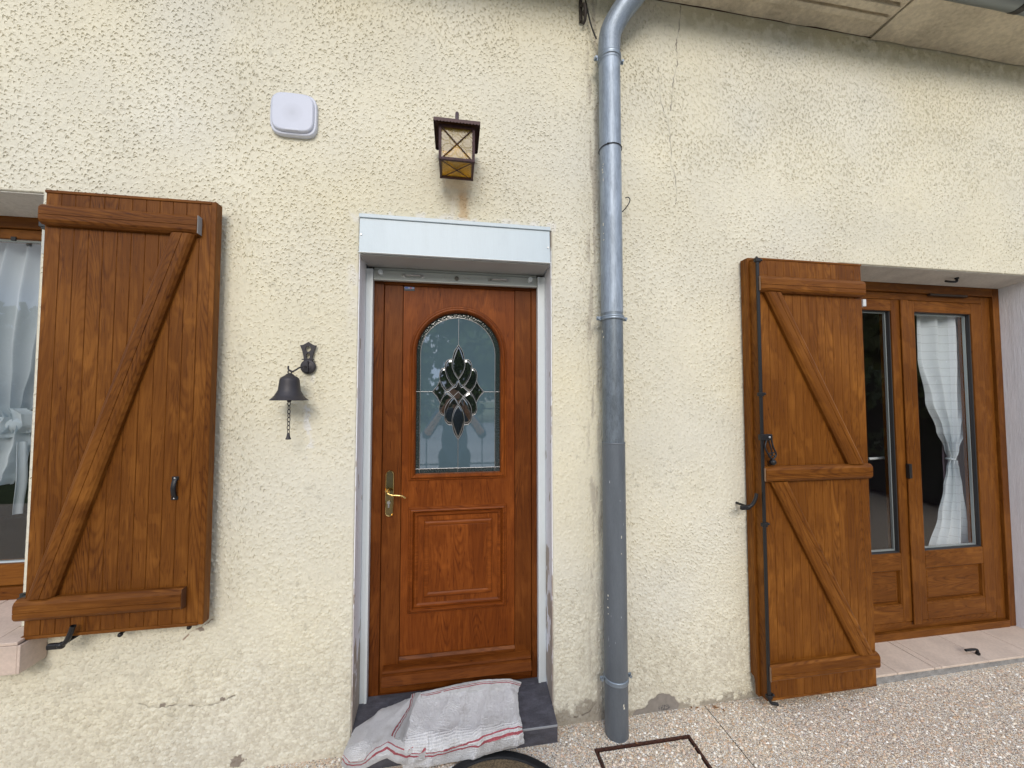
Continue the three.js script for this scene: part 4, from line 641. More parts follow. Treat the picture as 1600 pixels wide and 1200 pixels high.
// ================================================================ SHUTTERS
let plankOv = 0;
function plank(x0, x1, y0, y1, z0, z1, ch = 0.0026) { return wuvAt(prism([[x0, z0], [x1, z0], [x1, z1 - ch], [x1 - ch * 0.8, z1], [x0 + ch * 0.8, z1], [x0, z1 - ch]], y1 - y0, 0, 0.3).translate(0, y0, 0), 0.13, plankOv + 0.011 * Math.floor(x0 * 40)); }
const railProfile = (h, t) => [[0, 0], [0, t * 0.55], [h * 0.10, t * 0.86], [h * 0.22, t], [h * 0.55, t], [h * 0.56, t * 0.93], [h * 0.58, t * 0.93], [h * 0.59, t], [h * 0.80, t * 0.98], [h * 0.92, t * 0.8], [h, t * 0.5], [h, 0]];     // measured down from the top edge
function railBar(x0, x1, yTop, h, z, t, tilt = 0) { return wuv(prism(railProfile(h, t), x1 - x0, 0, 0.35).applyMatrix4(new THREE.Matrix4().makeBasis(V3([0, -1, 0]), V3([1, 0, 0]), V3([0, 0, 1]))).rotateZ(tilt).translate(x0, yTop, z), 'x'); }
function brace(xt0, xt1, yT, xb0, yB, z, t) {                 // both ends cut level
  const w = xt1 - xt0, pr = railProfile(w, t).map(([a, b]) => [a, b]); return (() => { const g = prism(pr, yT - yB, xt0 - xb0, 0.35); g.translate(xb0, yB, z); wk++; const p = g.attributes.position, n = p.count, uv = new Float32Array(n * 2), k = (xt0 - xb0) / (yT - yB); for (let i = 0; i < n; i++) { uv[i * 2] = (p.getX(i) - k * (p.getY(i) - yB) + p.getZ(i)) / (WU * 0.78) + hash2(wk, 1, 5); uv[i * 2 + 1] = p.getY(i) * 1.1 / (WV * 0.72) + hash2(wk, 2, 5); } g.setAttribute('uv', new THREE.BufferAttribute(uv, 2)); return g; })();
}
{
  const s = thing('window_shutter', 'wide open plank shutter with single diagonal brace, at the left window', 'shutter');
  const z0 = 0.042, z1 = 0.075, edges = [-1.678, -1.622, -1.572, -1.520, -1.467, -1.415, -1.364, -1.312, -1.261, -1.210, -1.158, -1.106, -1.060];
  for (let k = 0; k < edges.length - 1; k++) part('plank', plank(edges[k], edges[k + 1], 0.690, 2.478, z0, z1), woodShutter, s);
  part('edge_trim', [wuv(box(-1.0595, -1.038, 0.680, 2.490, z0 - 0.004, z1 + 0.006, 0.004))], woodShutter, s);
  part('edge_trim', [wuv(box(-1.680, -1.0600, 2.4785, 2.4915, z0 - 0.004, z1 + 0.004, 0.003), 'x')], woodShutter, s); part('edge_trim', [wuv(box(-1.684, -1.0600, 0.6765, 0.6895, z0 - 0.004, z1 + 0.004, 0.003), 'x')], woodShutter, s);
  part('rail', railBar(-1.672, -1.097, 2.422, 0.082, z1, 0.032, -0.012), woodShutter, s); part('rail', railBar(-1.688, -1.108, 0.8405, 0.084, z1, 0.032, 0.003), woodShutter, s);
  const grey = std([0.35, 0.36, 0.36], 0.5);
  part('end_cap', box(-1.0975, -1.0955, 2.336, 2.414, z1 + 0.001, z1 + 0.029, 0.001), grey, s); part('end_cap', box(-1.1085, -1.1065, 0.760, 0.841, z1 + 0.001, z1 + 0.029, 0.001), std([0.12, 0.05, 0.02], 0.6), s);
  part('diagonal_brace', brace(-1.205, -1.113, 2.334, -1.657, 0.842, z1, 0.030), woodShutter, s);
  const h = part('pull_handle', [tube([[0, 1.290, z1 + 0.001], [0, 1.276, z1 + 0.008], [0, 1.25, z1 + 0.013], [0, 1.224, z1 + 0.008], [0, 1.210, z1 + 0.001]], 0.006, 24, 8).scale(1.7, 1, 1).translate(-1.163, 0, 0), box(-1.176, -1.150, 1.284, 1.299, z1, z1 + 0.004, 0.002), box(-1.176, -1.150, 1.201, 1.216, z1, z1 + 0.004, 0.002)], M.iron, s);
  for (const y of [1.292, 1.208]) part('screw', sph(0.004, -1.163, y, z1 + 0.005), M.steel, h);
  part('hinge', [box(-1.705, -1.672, 2.338, 2.412, z0, z0 + 0.028, 0.003), cyl(0.011, 0.07).translate(-1.712, 2.375, 0.035), box(-1.722, -1.698, 2.235, 2.335, 0.012, 0.03, 0.002)], std([0.04, 0.045, 0.05], 0.5, 0.3), s); part('hinge', [box(-1.712, -1.680, 0.757, 0.836, z0, z0 + 0.028, 0.003), cyl(0.011, 0.085).translate(-1.720, 0.797, 0.035)], std([0.03, 0.035, 0.035], 0.5, 0.3), s);
  part('hinge_plate', box(-1.722, -1.698, 2.235, 2.335, 0.0305, 0.036, 0.002), std([0.5, 0.52, 0.5], 0.5), s);
}
const shutterDog = (name, label, x, y, flip) => {
  const t = thing(name, label, 'shutter catch', 'iron catches that hold the shutters open'); const f = flip ? -1 : 1;
  const o = new THREE.Group(); part('spike', cyl(0.007, 0.085, 10).rotateX(Math.PI / 2).translate(0, 0, 0.045), M.iron, t);
  part('catch', [tube([[0, 0, 0.085], [0.018 * f, 0.012, 0.09], [0.034 * f, 0.040, 0.094], [0.044 * f, 0.072, 0.094]], 0.0085, 20, 8).scale(1, 1, 1), sph(0.012, 0, 0, 0.086), box(-0.046 + (flip ? 0.036 : 0), 0.010 + (flip ? 0.036 : 0), -0.014, 0.008, 0.076, 0.092, 0.006)], M.iron, t);
  t.position.set(x, y, 0); return t;
};
shutterDog('shutter_catch', 'black iron swivel catch under the bottom edge of the left shutter', -1.535, 0.652, false).scale.setScalar(1.05);
{ const d = shutterDog('shutter_catch', 'black iron catch sticking out at the free edge of the right shutter', 1.535, 1.055, false); d.scale.setScalar(1.0); }
for (const [x, y, lb] of [[-1.362, 0.655, 'small dark nub below the middle of the left shutter'], [-1.108, 0.662, 'small dark nub below the right corner of the left shutter']]) { const t = thing('wall_pin', lb, 'wall pin', 'small pins under the left shutter'); part('pin', [cyl(0.006, 0.05, 8).rotateX(Math.PI / 2).translate(x, y, 0.028), sph(0.009, x, y - 0.004, 0.05)], M.iron, t); }
{
  const s = thing('door_shutter', 'tall folded plank shutter with two braces and iron bolt, beside the glazed doors', 'shutter');
  plankOv = 0.43; const z0 = 0.058, z1 = 0.100, x0 = 1.603, x1 = 2.278, n = 13, y0 = 0.070, y1 = 2.380;
  for (let k = 0; k < n; k++) part('plank', plank(mix(x0 + 0.022, x1, k / n), mix(x0 + 0.022, x1, (k + 1) / n), y0 + 0.008, y1, z0, z1, k > 0 ? 0.0024 : 0.003), woodShutterR, s);
  part('edge_trim', wuv(box(x0 - 0.002, x0 + 0.0215, y0 - 0.004, y1, z0 - 0.002, z1 + 0.003, 0.004)), woodShutterR, s); part('edge_trim', wuv(box(x0, x1 + 0.003, y1 + 0.0005, y1 + 0.012, z0 - 0.003, z1 + 0.003, 0.003), 'x'), woodShutterR, s); part('edge_trim', wuv(box(x0 + 0.022, x1, y0 - 0.005, y0 + 0.0075, z0 - 0.002, z1 + 0.002, 0.003), 'x'), woodShutterR, s);
  for (const [y, h] of [[2.288, 0.089], [1.270, 0.081], [0.258, 0.083]]) { part('rail', railBar(1.606, 2.266, y, h, z1, 0.032), woodShutterR, s); part('end_cap', box(1.6035, 1.6055, y - h + 0.006, y - 0.006, z1 + 0.002, z1 + 0.028, 0.001), std([0.33, 0.2, 0.12], 0.6), s); }
  part('diagonal_brace', brace(1.640, 1.740, 2.199, 2.128, 1.270, z1, 0.030), woodShutterR, s); part('diagonal_brace', brace(1.645, 1.745, 1.189, 2.140, 0.258, z1, 0.030), woodShutterR, s);
  // the folded leaf behind shows as a broad moulded edge, cut short at the foot
  const foot = shapeOf([[0.010, 2.402], [0.0555, 2.402], [0.0555, 0.062], [0.040, 0.062], [0.038, 0.12], [0.030, 0.145], [0.010, 0.150]]);
  const g = new THREE.ExtrudeGeometry(foot, { depth: 0.68, bevelEnabled: true, bevelSize: 0.003, bevelThickness: 0.004, bevelSegments: 2 }); g.rotateY(Math.PI / 2); g.scale(1, 1, -1); const idx = g.index; { const p = g.attributes.position; for (let i = 0; i < p.count; i += 3) { const t = [p.getX(i + 1), p.getY(i + 1), p.getZ(i + 1)]; p.setXYZ(i + 1, p.getX(i + 2), p.getY(i + 2), p.getZ(i + 2)); p.setXYZ(i + 2, ...t); } g.computeVertexNormals(); }
  part('folded_leaf', wuv(g.translate(1.594, 0, 0)), woodShutterR, s);
  part('folded_leaf_strip', wuv(box(1.5885, 1.5905, 0.152, 2.40, 0.030, 0.054, 0.001)), woodShutterR, s);
  const rx = 1.6015, rz = z1 + 0.014;
  const rod = part('bolt_rod', box(rx - 0.0075, rx + 0.0075, 0.085, 2.382, rz - 0.005, rz + 0.005, 0.002), M.iron, s);
  for (const y of [2.372, 1.650, 0.968, 0.10]) part('rod_guide', [box(rx - 0.013, rx + 0.014, y - 0.010, y + 0.010, rz - 0.012, rz + 0.009, 0.003), box(rx + 0.012, rx + 0.030, y - 0.006, y + 0.010, z1, z1 + 0.008, 0.003), sph(0.007, rx + 0.027, y + 0.003, z1 + 0.010)], M.iron, rod);
  part('rod_hook', [tube([[rx, 2.38, rz], [rx + 0.004, 2.392, rz - 0.01], [rx + 0.03, 2.395, rz - 0.03]], 0.005, 12, 6)], M.iron, rod); part('rod_hook', [tube([[rx, 0.09, rz], [rx + 0.006, 0.074, rz + 0.006], [rx + 0.04, 0.066, rz + 0.010]], 0.008, 12, 6)], M.iron, rod);
  const hd = part('bolt_handle', [box(rx - 0.016, rx + 0.052, 1.408, 1.440, rz - 0.010, rz + 0.014, 0.004), ...[[0, 0.020, 0.018], [0, 0.050, 0.046]].flatMap(([_, a, b]) => [tube([[rx + a, 1.412, rz + 0.006], [rx + b - 0.012 + (a > 0.03 ? 0.020 : 0), 1.372, rz + 0.012], [rx + (a > 0.03 ? 0.068 : 0.022), 1.336, rz + 0.014], [rx + (a > 0.03 ? 0.062 : 0.030), 1.322, rz + 0.014], [rx + 0.046, 1.308, rz + 0.014]], 0.0045, 20, 6)]), tube([[rx + 0.034, 1.412, rz + 0.006], [rx + 0.042, 1.36, rz + 0.012], [rx + 0.046, 1.33, rz + 0.014]], 0.0035, 12, 6), new THREE.TorusGeometry(0.009, 0.003, 6, 16).translate(rx + 0.034, 1.334, rz + 0.014), new THREE.TorusGeometry(0.009, 0.003, 6, 16).translate(rx + 0.056, 1.336, rz + 0.014), sph(0.017, rx + 0.052, 1.293, rz + 0.008)], M.iron, s, 'scrolled black iron handle of the shutter bolt');
  part('screw', sph(0.006, rx + 0.030, 1.425, rz + 0.015), M.steel, hd);
  part('hinge', box(2.279, 2.300, 2.15, 2.19, z0 - 0.03, z1 + 0.006, 0.002), std([0.6, 0.62, 0.62], 0.5), s);
}

// ================================================================ WINDOWS
const paneMat = new THREE.MeshPhysicalMaterial({ color: 0xffffff, transmission: 1, thickness: 0, roughness: 0, ior: 1.8 });
const spacer = std([0.42, 0.47, 0.47], 0.4, 0.3), gasket = std([0.02, 0.02, 0.022], 0.6);
const FZ = -0.2;
{
  const w = thing('french_window', 'wood-grain glazed double doors with low panels, at the right edge', 'glazed doors');
  const W = (x0, x1, y0, y1, z0, z1, grain = 'y', r = 0.004) => wuv(box(x0, x1, y0, y1, z0, z1, r), grain);
  part('frame', [W(3.765, 3.822, 0.07, 2.412, -0.29, FZ + 0.004), W(2.25, 2.31, 0.07, 2.412, -0.29, FZ + 0.004), W(2.3105, 3.7645, 2.350, 2.412, -0.29, FZ + 0.004, 'x')], woodWindow, w);
  part('inner_frame', [W(3.690, 3.7645, 0.115, 2.3495, -0.29, FZ - 0.014), W(2.3105, 2.36, 0.115, 2.3495, -0.29, FZ - 0.014), W(2.3605, 3.6895, 2.300, 2.3495, -0.29, FZ - 0.014, 'x')], woodWindow, w);
  part('threshold', [W(2.3105, 3.7645, 0.066, 0.1145, -0.29, FZ + 0.006, 'x'), W(2.3605, 3.6895, 0.115, 0.165, -0.29, FZ - 0.016, 'x')], woodWindow, w);
  const sash = (x0, x1, gx0, gx1, meet) => {
    const y0 = 0.168, y1 = 2.298, g0 = 0.612, g1 = 2.222, p0 = 0.272, p1 = 0.502, zf = FZ - 0.010, zb = FZ - 0.085;
    const s = part('sash', [W(x0, gx0, y0, y1, zb, zf), W(gx1, x1, y0, y1, zb, zf), W(gx0 + 0.0005, gx1 - 0.0005, g1, y1, zb, zf, 'x'), W(gx0 + 0.0005, gx1 - 0.0005, p1, g0, zb, zf, 'x'), W(gx0 + 0.0005, gx1 - 0.0005, y0, p0, zb, zf, 'x')], woodWindow, w);
    part('pane', new THREE.PlaneGeometry(gx1 - gx0, g1 - g0).translate((gx0 + gx1) / 2, (g0 + g1) / 2, zf - 0.03), paneMat, s);
    part('glass_spacer', sweep(rect(gx0 + 0.004, gx1 - 0.004, g0 + 0.004, g1 - 0.004), [[0.005, zf - 0.008], [0.001, zf - 0.012], [-0.002, zf - 0.028]]), gasket, s);
    part('glass_spacer', sweep(rect(gx0 + 0.012, gx1 - 0.012, g0 + 0.012, g1 - 0.012), [[0.008, zf - 0.0315], [0, zf - 0.0315], [0, zf - 0.045], [0.008, zf - 0.045]]), spacer, s);
    part('low_panel', [W(gx0, gx1, p0 - 0.001, p1 + 0.001, zb + 0.03, zf - 0.022, 'x'), wuv(sweep(rect(gx0 + 0.03, gx1 - 0.03, p0 + 0.03, p1 - 0.03), [[0.014, zf - 0.0222], [0, zf - 0.0135], [-0.004, zf - 0.0135]]), 'x'), W(gx0 + 0.0335, gx1 - 0.0335, p0 + 0.0335, p1 - 0.0335, zf - 0.025, zf - 0.0132, 'x', 0.001)], woodWindow, s);
    part('panel_bead', wuv(sweep(rect(gx0, gx1, p0, p1), [[0, zf - 0.004], [-0.006, zf - 0.008], [-0.009, zf - 0.022]])), woodWindow, s);
  };
  sash(2.365, 3.004, 2.44, 2.912); sash(3.0075, 3.6855, 3.105, 3.590);
  part('meeting_strip', wuv(box(2.978, 3.040, 0.150, 2.298, FZ - 0.0098, FZ + 0.002, 0.005)), woodWindow, w);
  part('latch', box(2.974, 2.996, 1.10, 1.195, FZ - 0.0095, FZ + 0.014, 0.003), M.blackPlastic, w);
  part('air_vent', [box(3.22, 3.54, 2.336, 2.350, FZ - 0.014, FZ + 0.0075, 0.002)], std([0.035, 0.02, 0.012], 0.6), w);
  part('lever', [tube([[2.96, 1.215, FZ - 0.10], [2.955, 1.215, FZ - 0.125], [2.93, 1.213, FZ - 0.13], [2.84, 1.210, FZ - 0.13]], 0.009, 24, 8)], std([0.6, 0.64, 0.64], 0.35), w, 'pale inside handle seen through the left pane');
  // sill of terracotta-pink tiles
  const sl = thing('door_sill', 'pale pink tiled sill below the glazed doors', 'sill');
  const tex = speckle([0.64, 0.53, 0.44], 0.16, 7, 7, 170); const tm = new THREE.MeshStandardMaterial({ map: tex, roughness: 0.6, bumpMap: grainTex, bumpScale: 0.0008 });
  const tl = (x0, x1) => uvm(box(x0, x1, 0.058, 0.070, -0.26, 0.042, 0.002), 0.6, 0.6, 'y', x0 * 1.7);
  for (const [a, b] of [[2.24, 2.498], [2.501, 2.755], [2.760, 2.806], [2.809, 3.150], [3.153, 3.498], [3.502, 3.82]]) part('tile', tl(a, b), tm, sl);
  part('mortar_bed', uvm(box(2.24, 3.82, -0.02, 0.0575, -0.26, 0.0365, 0.003), 0.3, 0.3), new THREE.MeshStandardMaterial({ map: speckle([0.30, 0.295, 0.29], 0.4, 5, 5, 172), roughness: 0.95, bumpMap: grainTex, bumpScale: 0.004 }), sl);
  const hook = (nm, lb, x, y, z, up) => { const t = thing(nm, lb, 'hook', 'iron keeper hooks for the shutter bolt'); part('hook', [tube([[x, y, z], [x, y + up * 0.018, z], [x - 0.004, y + up * 0.028, z], [x - 0.03, y + up * 0.030, z - 0.005], [x - 0.075, y + up * 0.026, z - 0.01]], 0.007, 24, 8), cyl(0.011, 0.012).translate(x, y + up * 0.006, z)], M.iron, t); };
  hook('keeper_hook', 'small black hook standing on the pink sill tiles', 3.16, 0.069, -0.01, 1); hook('keeper_hook', 'small black hook hanging under the lintel over the glazed doors', 3.26, 2.426, -0.08, -1);
}
{
  const w = thing('left_window', 'wood-grain framed window cut off by the left edge, behind the open shutter', 'window');
  w.name = 'casement_window';
  const W = (x0, x1, y0, y1, z0, z1, grain = 'y', r = 0.004) => wuv(box(x0, x1, y0, y1, z0, z1, r), grain);
  part('frame', [W(-1.83, -1.759, 0.70, 2.50, -0.29, FZ), W(-3.1, -3.03, 0.70, 2.50, -0.29, FZ), W(-3.0295, -1.8305, 2.432, 2.50, -0.29, FZ, 'x'), W(-3.0295, -1.8305, 0.70, 0.768, -0.29, FZ + 0.004, 'x')], woodWindow, w);
  const s = part('sash', [W(-1.900, -1.8305, 0.77, 2.43, -0.28, FZ - 0.012), W(-2.46, -2.40, 0.77, 2.43, -0.28, FZ - 0.012), W(-2.3995, -1.9005, 2.385, 2.43, -0.28, FZ - 0.012, 'x'), W(-2.3995, -1.9005, 0.77, 0.868, -0.28, FZ - 0.012, 'x')], woodWindow, w);
  part('pane', new THREE.PlaneGeometry(0.50, 1.517).translate(-2.15, 1.6265, FZ - 0.04), paneMat, s);
  part('glass_spacer', sweep(rect(-2.395, -1.905, 0.874, 2.379), [[0.006, FZ - 0.03], [0, FZ - 0.035], [0, FZ - 0.05]]), spacer, s);
  const s2 = part('sash', [W(-3.0295, -2.97, 0.77, 2.43, -0.28, FZ - 0.012), W(-2.52, -2.4605, 0.77, 2.43, -0.28, FZ - 0.012), W(-2.9695, -2.5205, 2.385, 2.43, -0.28, FZ - 0.012, 'x'), W(-2.9695, -2.5205, 0.77, 0.868, -0.28, FZ - 0.012, 'x')], woodWindow, w);
  part('pane', new THREE.PlaneGeometry(0.45, 1.517).translate(-2.745, 1.6265, FZ - 0.04), paneMat, s2);
  part('curtain_clip', box(-2.075, -2.055, 2.372, 2.392, FZ - 0.011, FZ - 0.004, 0.002), M.blackPlastic, w);
  const sl = thing('window_sill', 'pale pink tiled window sill under the left window', 'sill');
  const tm = new THREE.MeshStandardMaterial({ map: speckle([0.56, 0.45, 0.38], 0.16, 7, 7, 175), roughness: 0.6, bumpMap: grainTex, bumpScale: 0.0008 });
  const ang = 0.10, top = (x0, x1) => uvm(box(x0, x1, -0.012, 0, -0.305, 0, 0.002), 0.6, 0.6, 'y', x0).rotateX(ang).translate(0, 0.684, 0.104);
  for (const [a, b] of [[-3.1, -2.602], [-2.598, -2.302], [-2.298, -2.002], [-1.998, -1.7585]]) part('tile', top(a, b), tm, sl); part('tile', uvm(box(-1.7575, -1.668, -0.012, 0, -0.099, 0, 0.002), 0.6, 0.6).rotateX(ang).translate(0, 0.684, 0.104), tm, sl);
  for (const [a, b] of [[-3.1, -2.402], [-2.398, -2.032], [-2.028, -1.6685]]) part('tile', uvm(box(a, b, 0.563, 0.6705, 0.092, 0.1035, 0.002), 0.6, 0.6, 'y', a), tm, sl);
  part('tile', uvm(box(-1.6685, -1.658, 0.563, 0.671, 0.004, 0.1033, 0.002), 0.6, 0.6, 'y', 0.4), tm, sl, 'end tile of the sill');
  part('mortar_bed', box(-3.1, -1.67, 0.566, 0.668, 0.004, 0.090, 0.001), std([0.5, 0.48, 0.46], 0.9), sl);
}
// ---------------------------------------------------------------- curtains
{
  const sheer = (bump) => new THREE.MeshPhysicalMaterial({ color: new THREE.Color().setRGB(0.66, 0.73, 0.77), transmission: 0.22, thickness: 0, roughness: 0.95, bumpMap: bump, bumpScale: 0.001, side: THREE.DoubleSide });
  const weave = dataTex(256, 256, (i, j) => 0.5 + 0.25 * Math.sin(i * 0.8) * Math.sin(j * 0.8) + 0.3 * (vn(i / 6, j / 6, 180, 43, 43) - 0.5));
  function drape(rows, folds, depth, z, seed, nu = 90, nv = 110) {   // rows: [y, left x, right x]
    const P = [], U = [], I = []; const at = (y) => { let k = 0; while (k < rows.length - 2 && y < rows[k + 1][0]) k++; const a = rows[k], b = rows[k + 1], t = clamp((a[0] - y) / (a[0] - b[0])), s = t * t * (3 - 2 * t); return [mix(a[1], b[1], s), mix(a[2], b[2], s)]; };
    const yT = rows[0][0], yB = rows[rows.length - 1][0];
    for (let j = 0; j <= nv; j++) { const y = mix(yT, yB, j / nv), [l, r] = at(y), w = r - l; for (let i = 0; i <= nu; i++) { const t = i / nu, ph = t * folds * 2 * Math.PI + (vn(t * 4, y * 2, seed) - 0.5) * 3; P.push(l + w * t + Math.cos(ph) * 0.006, y, z + Math.sin(ph) * Math.min(depth, w * 0.5) * (0.6 + 0.5 * vn(t * 6, y, seed + 1)) + Math.sin(t * Math.PI) * 0.02); U.push(t * 3, y * 4); } }
    for (let j = 0; j < nv; j++) for (let i = 0; i < nu; i++) { const a = j * (nu + 1) + i; I.push(a, a + nu + 1, a + nu + 2, a, a + nu + 2, a + 1); }
    const g = new THREE.BufferGeometry(); g.setAttribute('position', new THREE.BufferAttribute(new Float32Array(P), 3)); g.setAttribute('uv', new THREE.BufferAttribute(new Float32Array(U), 2)); g.setIndex(I); g.computeVertexNormals(); return g;
  }
  const cm = sheer(weave), cm2 = sheer(weave); cm2.map = dataTex(64, 64, (i, j) => { const k = j < 5 ? 0.80 : 1; return [k, k, k]; }, true); cm2.map.repeat.set(1, 4.2);
  const c = thing('sheer_curtain', 'white sheer curtain tied in the middle, behind the right-hand glazed door', 'curtain');
  part('upper_drape', drape([[2.35, 3.26, 3.94], [1.92, 3.255, 3.90], [1.62, 3.33, 3.78], [1.40, 3.42, 3.65], [1.27, 3.48, 3.56], [1.205, 3.500, 3.533]], 5, 0.022, -0.315, 181), cm2, c);
  part('lower_drape', drape([[1.19, 3.495, 3.538], [1.13, 3.465, 3.57], [1.0, 3.43, 3.60], [0.8, 3.38, 3.64], [0.56, 3.30, 3.70], [0.40, 3.28, 3.73]], 4, 0.02, -0.315, 184), cm2, c);
  part('tie', new THREE.TorusGeometry(0.02, 0.007, 8, 20).rotateX(Math.PI / 2).scale(1.1, 1, 1).translate(3.517, 1.197, -0.312), cm, c);
  const m = thing('mauve_curtain', 'dull mauve curtain hanging behind the white sheer curtain at right', 'curtain');
  part('drape', drape([[2.4, 3.58, 4.0], [1.2, 3.60, 4.0], [0.1, 3.62, 4.0]], 5, 0.015, -0.42, 188, 70, 8), std([0.22, 0.17, 0.22], 0.9, 0, { side: THREE.DoubleSide }), m);
  const cm3 = sheer(weave); cm3.transmission = 0.45; cm3.color.setRGB(0.55, 0.64, 0.70);
  const l = thing('tied_curtain', 'white sheer curtain knotted with a drooping bow, in the left window', 'curtain');
  part('upper_drape', drape([[2.40, -2.45, -1.94], [2.1, -2.45, -1.96], [1.8, -2.42, -2.00], [1.62, -2.33, -2.045], [1.52, -2.20, -2.09]], 6, 0.02, -0.315, 190), cm3, l);
  part('knot', [new THREE.SphereGeometry(0.04, 20, 14).scale(1.1, 0.85, 0.7).translate(-2.10, 1.50, -0.30)], cm3, l);
  part('bow', [drape([[1.58, -2.13, -2.07], [1.55, -2.12, -2.015], [1.50, -2.11, -2.01], [1.46, -2.11, -2.05]], 2, 0.012, -0.295, 193, 40, 30), drape([[1.54, -2.2, -2.09], [1.50, -2.26, -2.09], [1.44, -2.22, -2.10]], 2, 0.012, -0.295, 194, 40, 30)], cm3, l);
  part('lower_drape', drape([[1.50, -2.14, -2.06], [1.42, -2.25, -2.035], [1.33, -2.30, -2.045], [1.25, -2.28, -2.08], [1.215, -2.22, -2.11]], 3, 0.02, -0.305, 195, 60, 40), cm3, l);
  part('tail', drape([[1.42, -2.085, -2.05], [1.25, -2.08, -2.045], [1.075, -2.085, -2.058]], 1, 0.006, -0.298, 197, 14, 30), cm3, l);
}

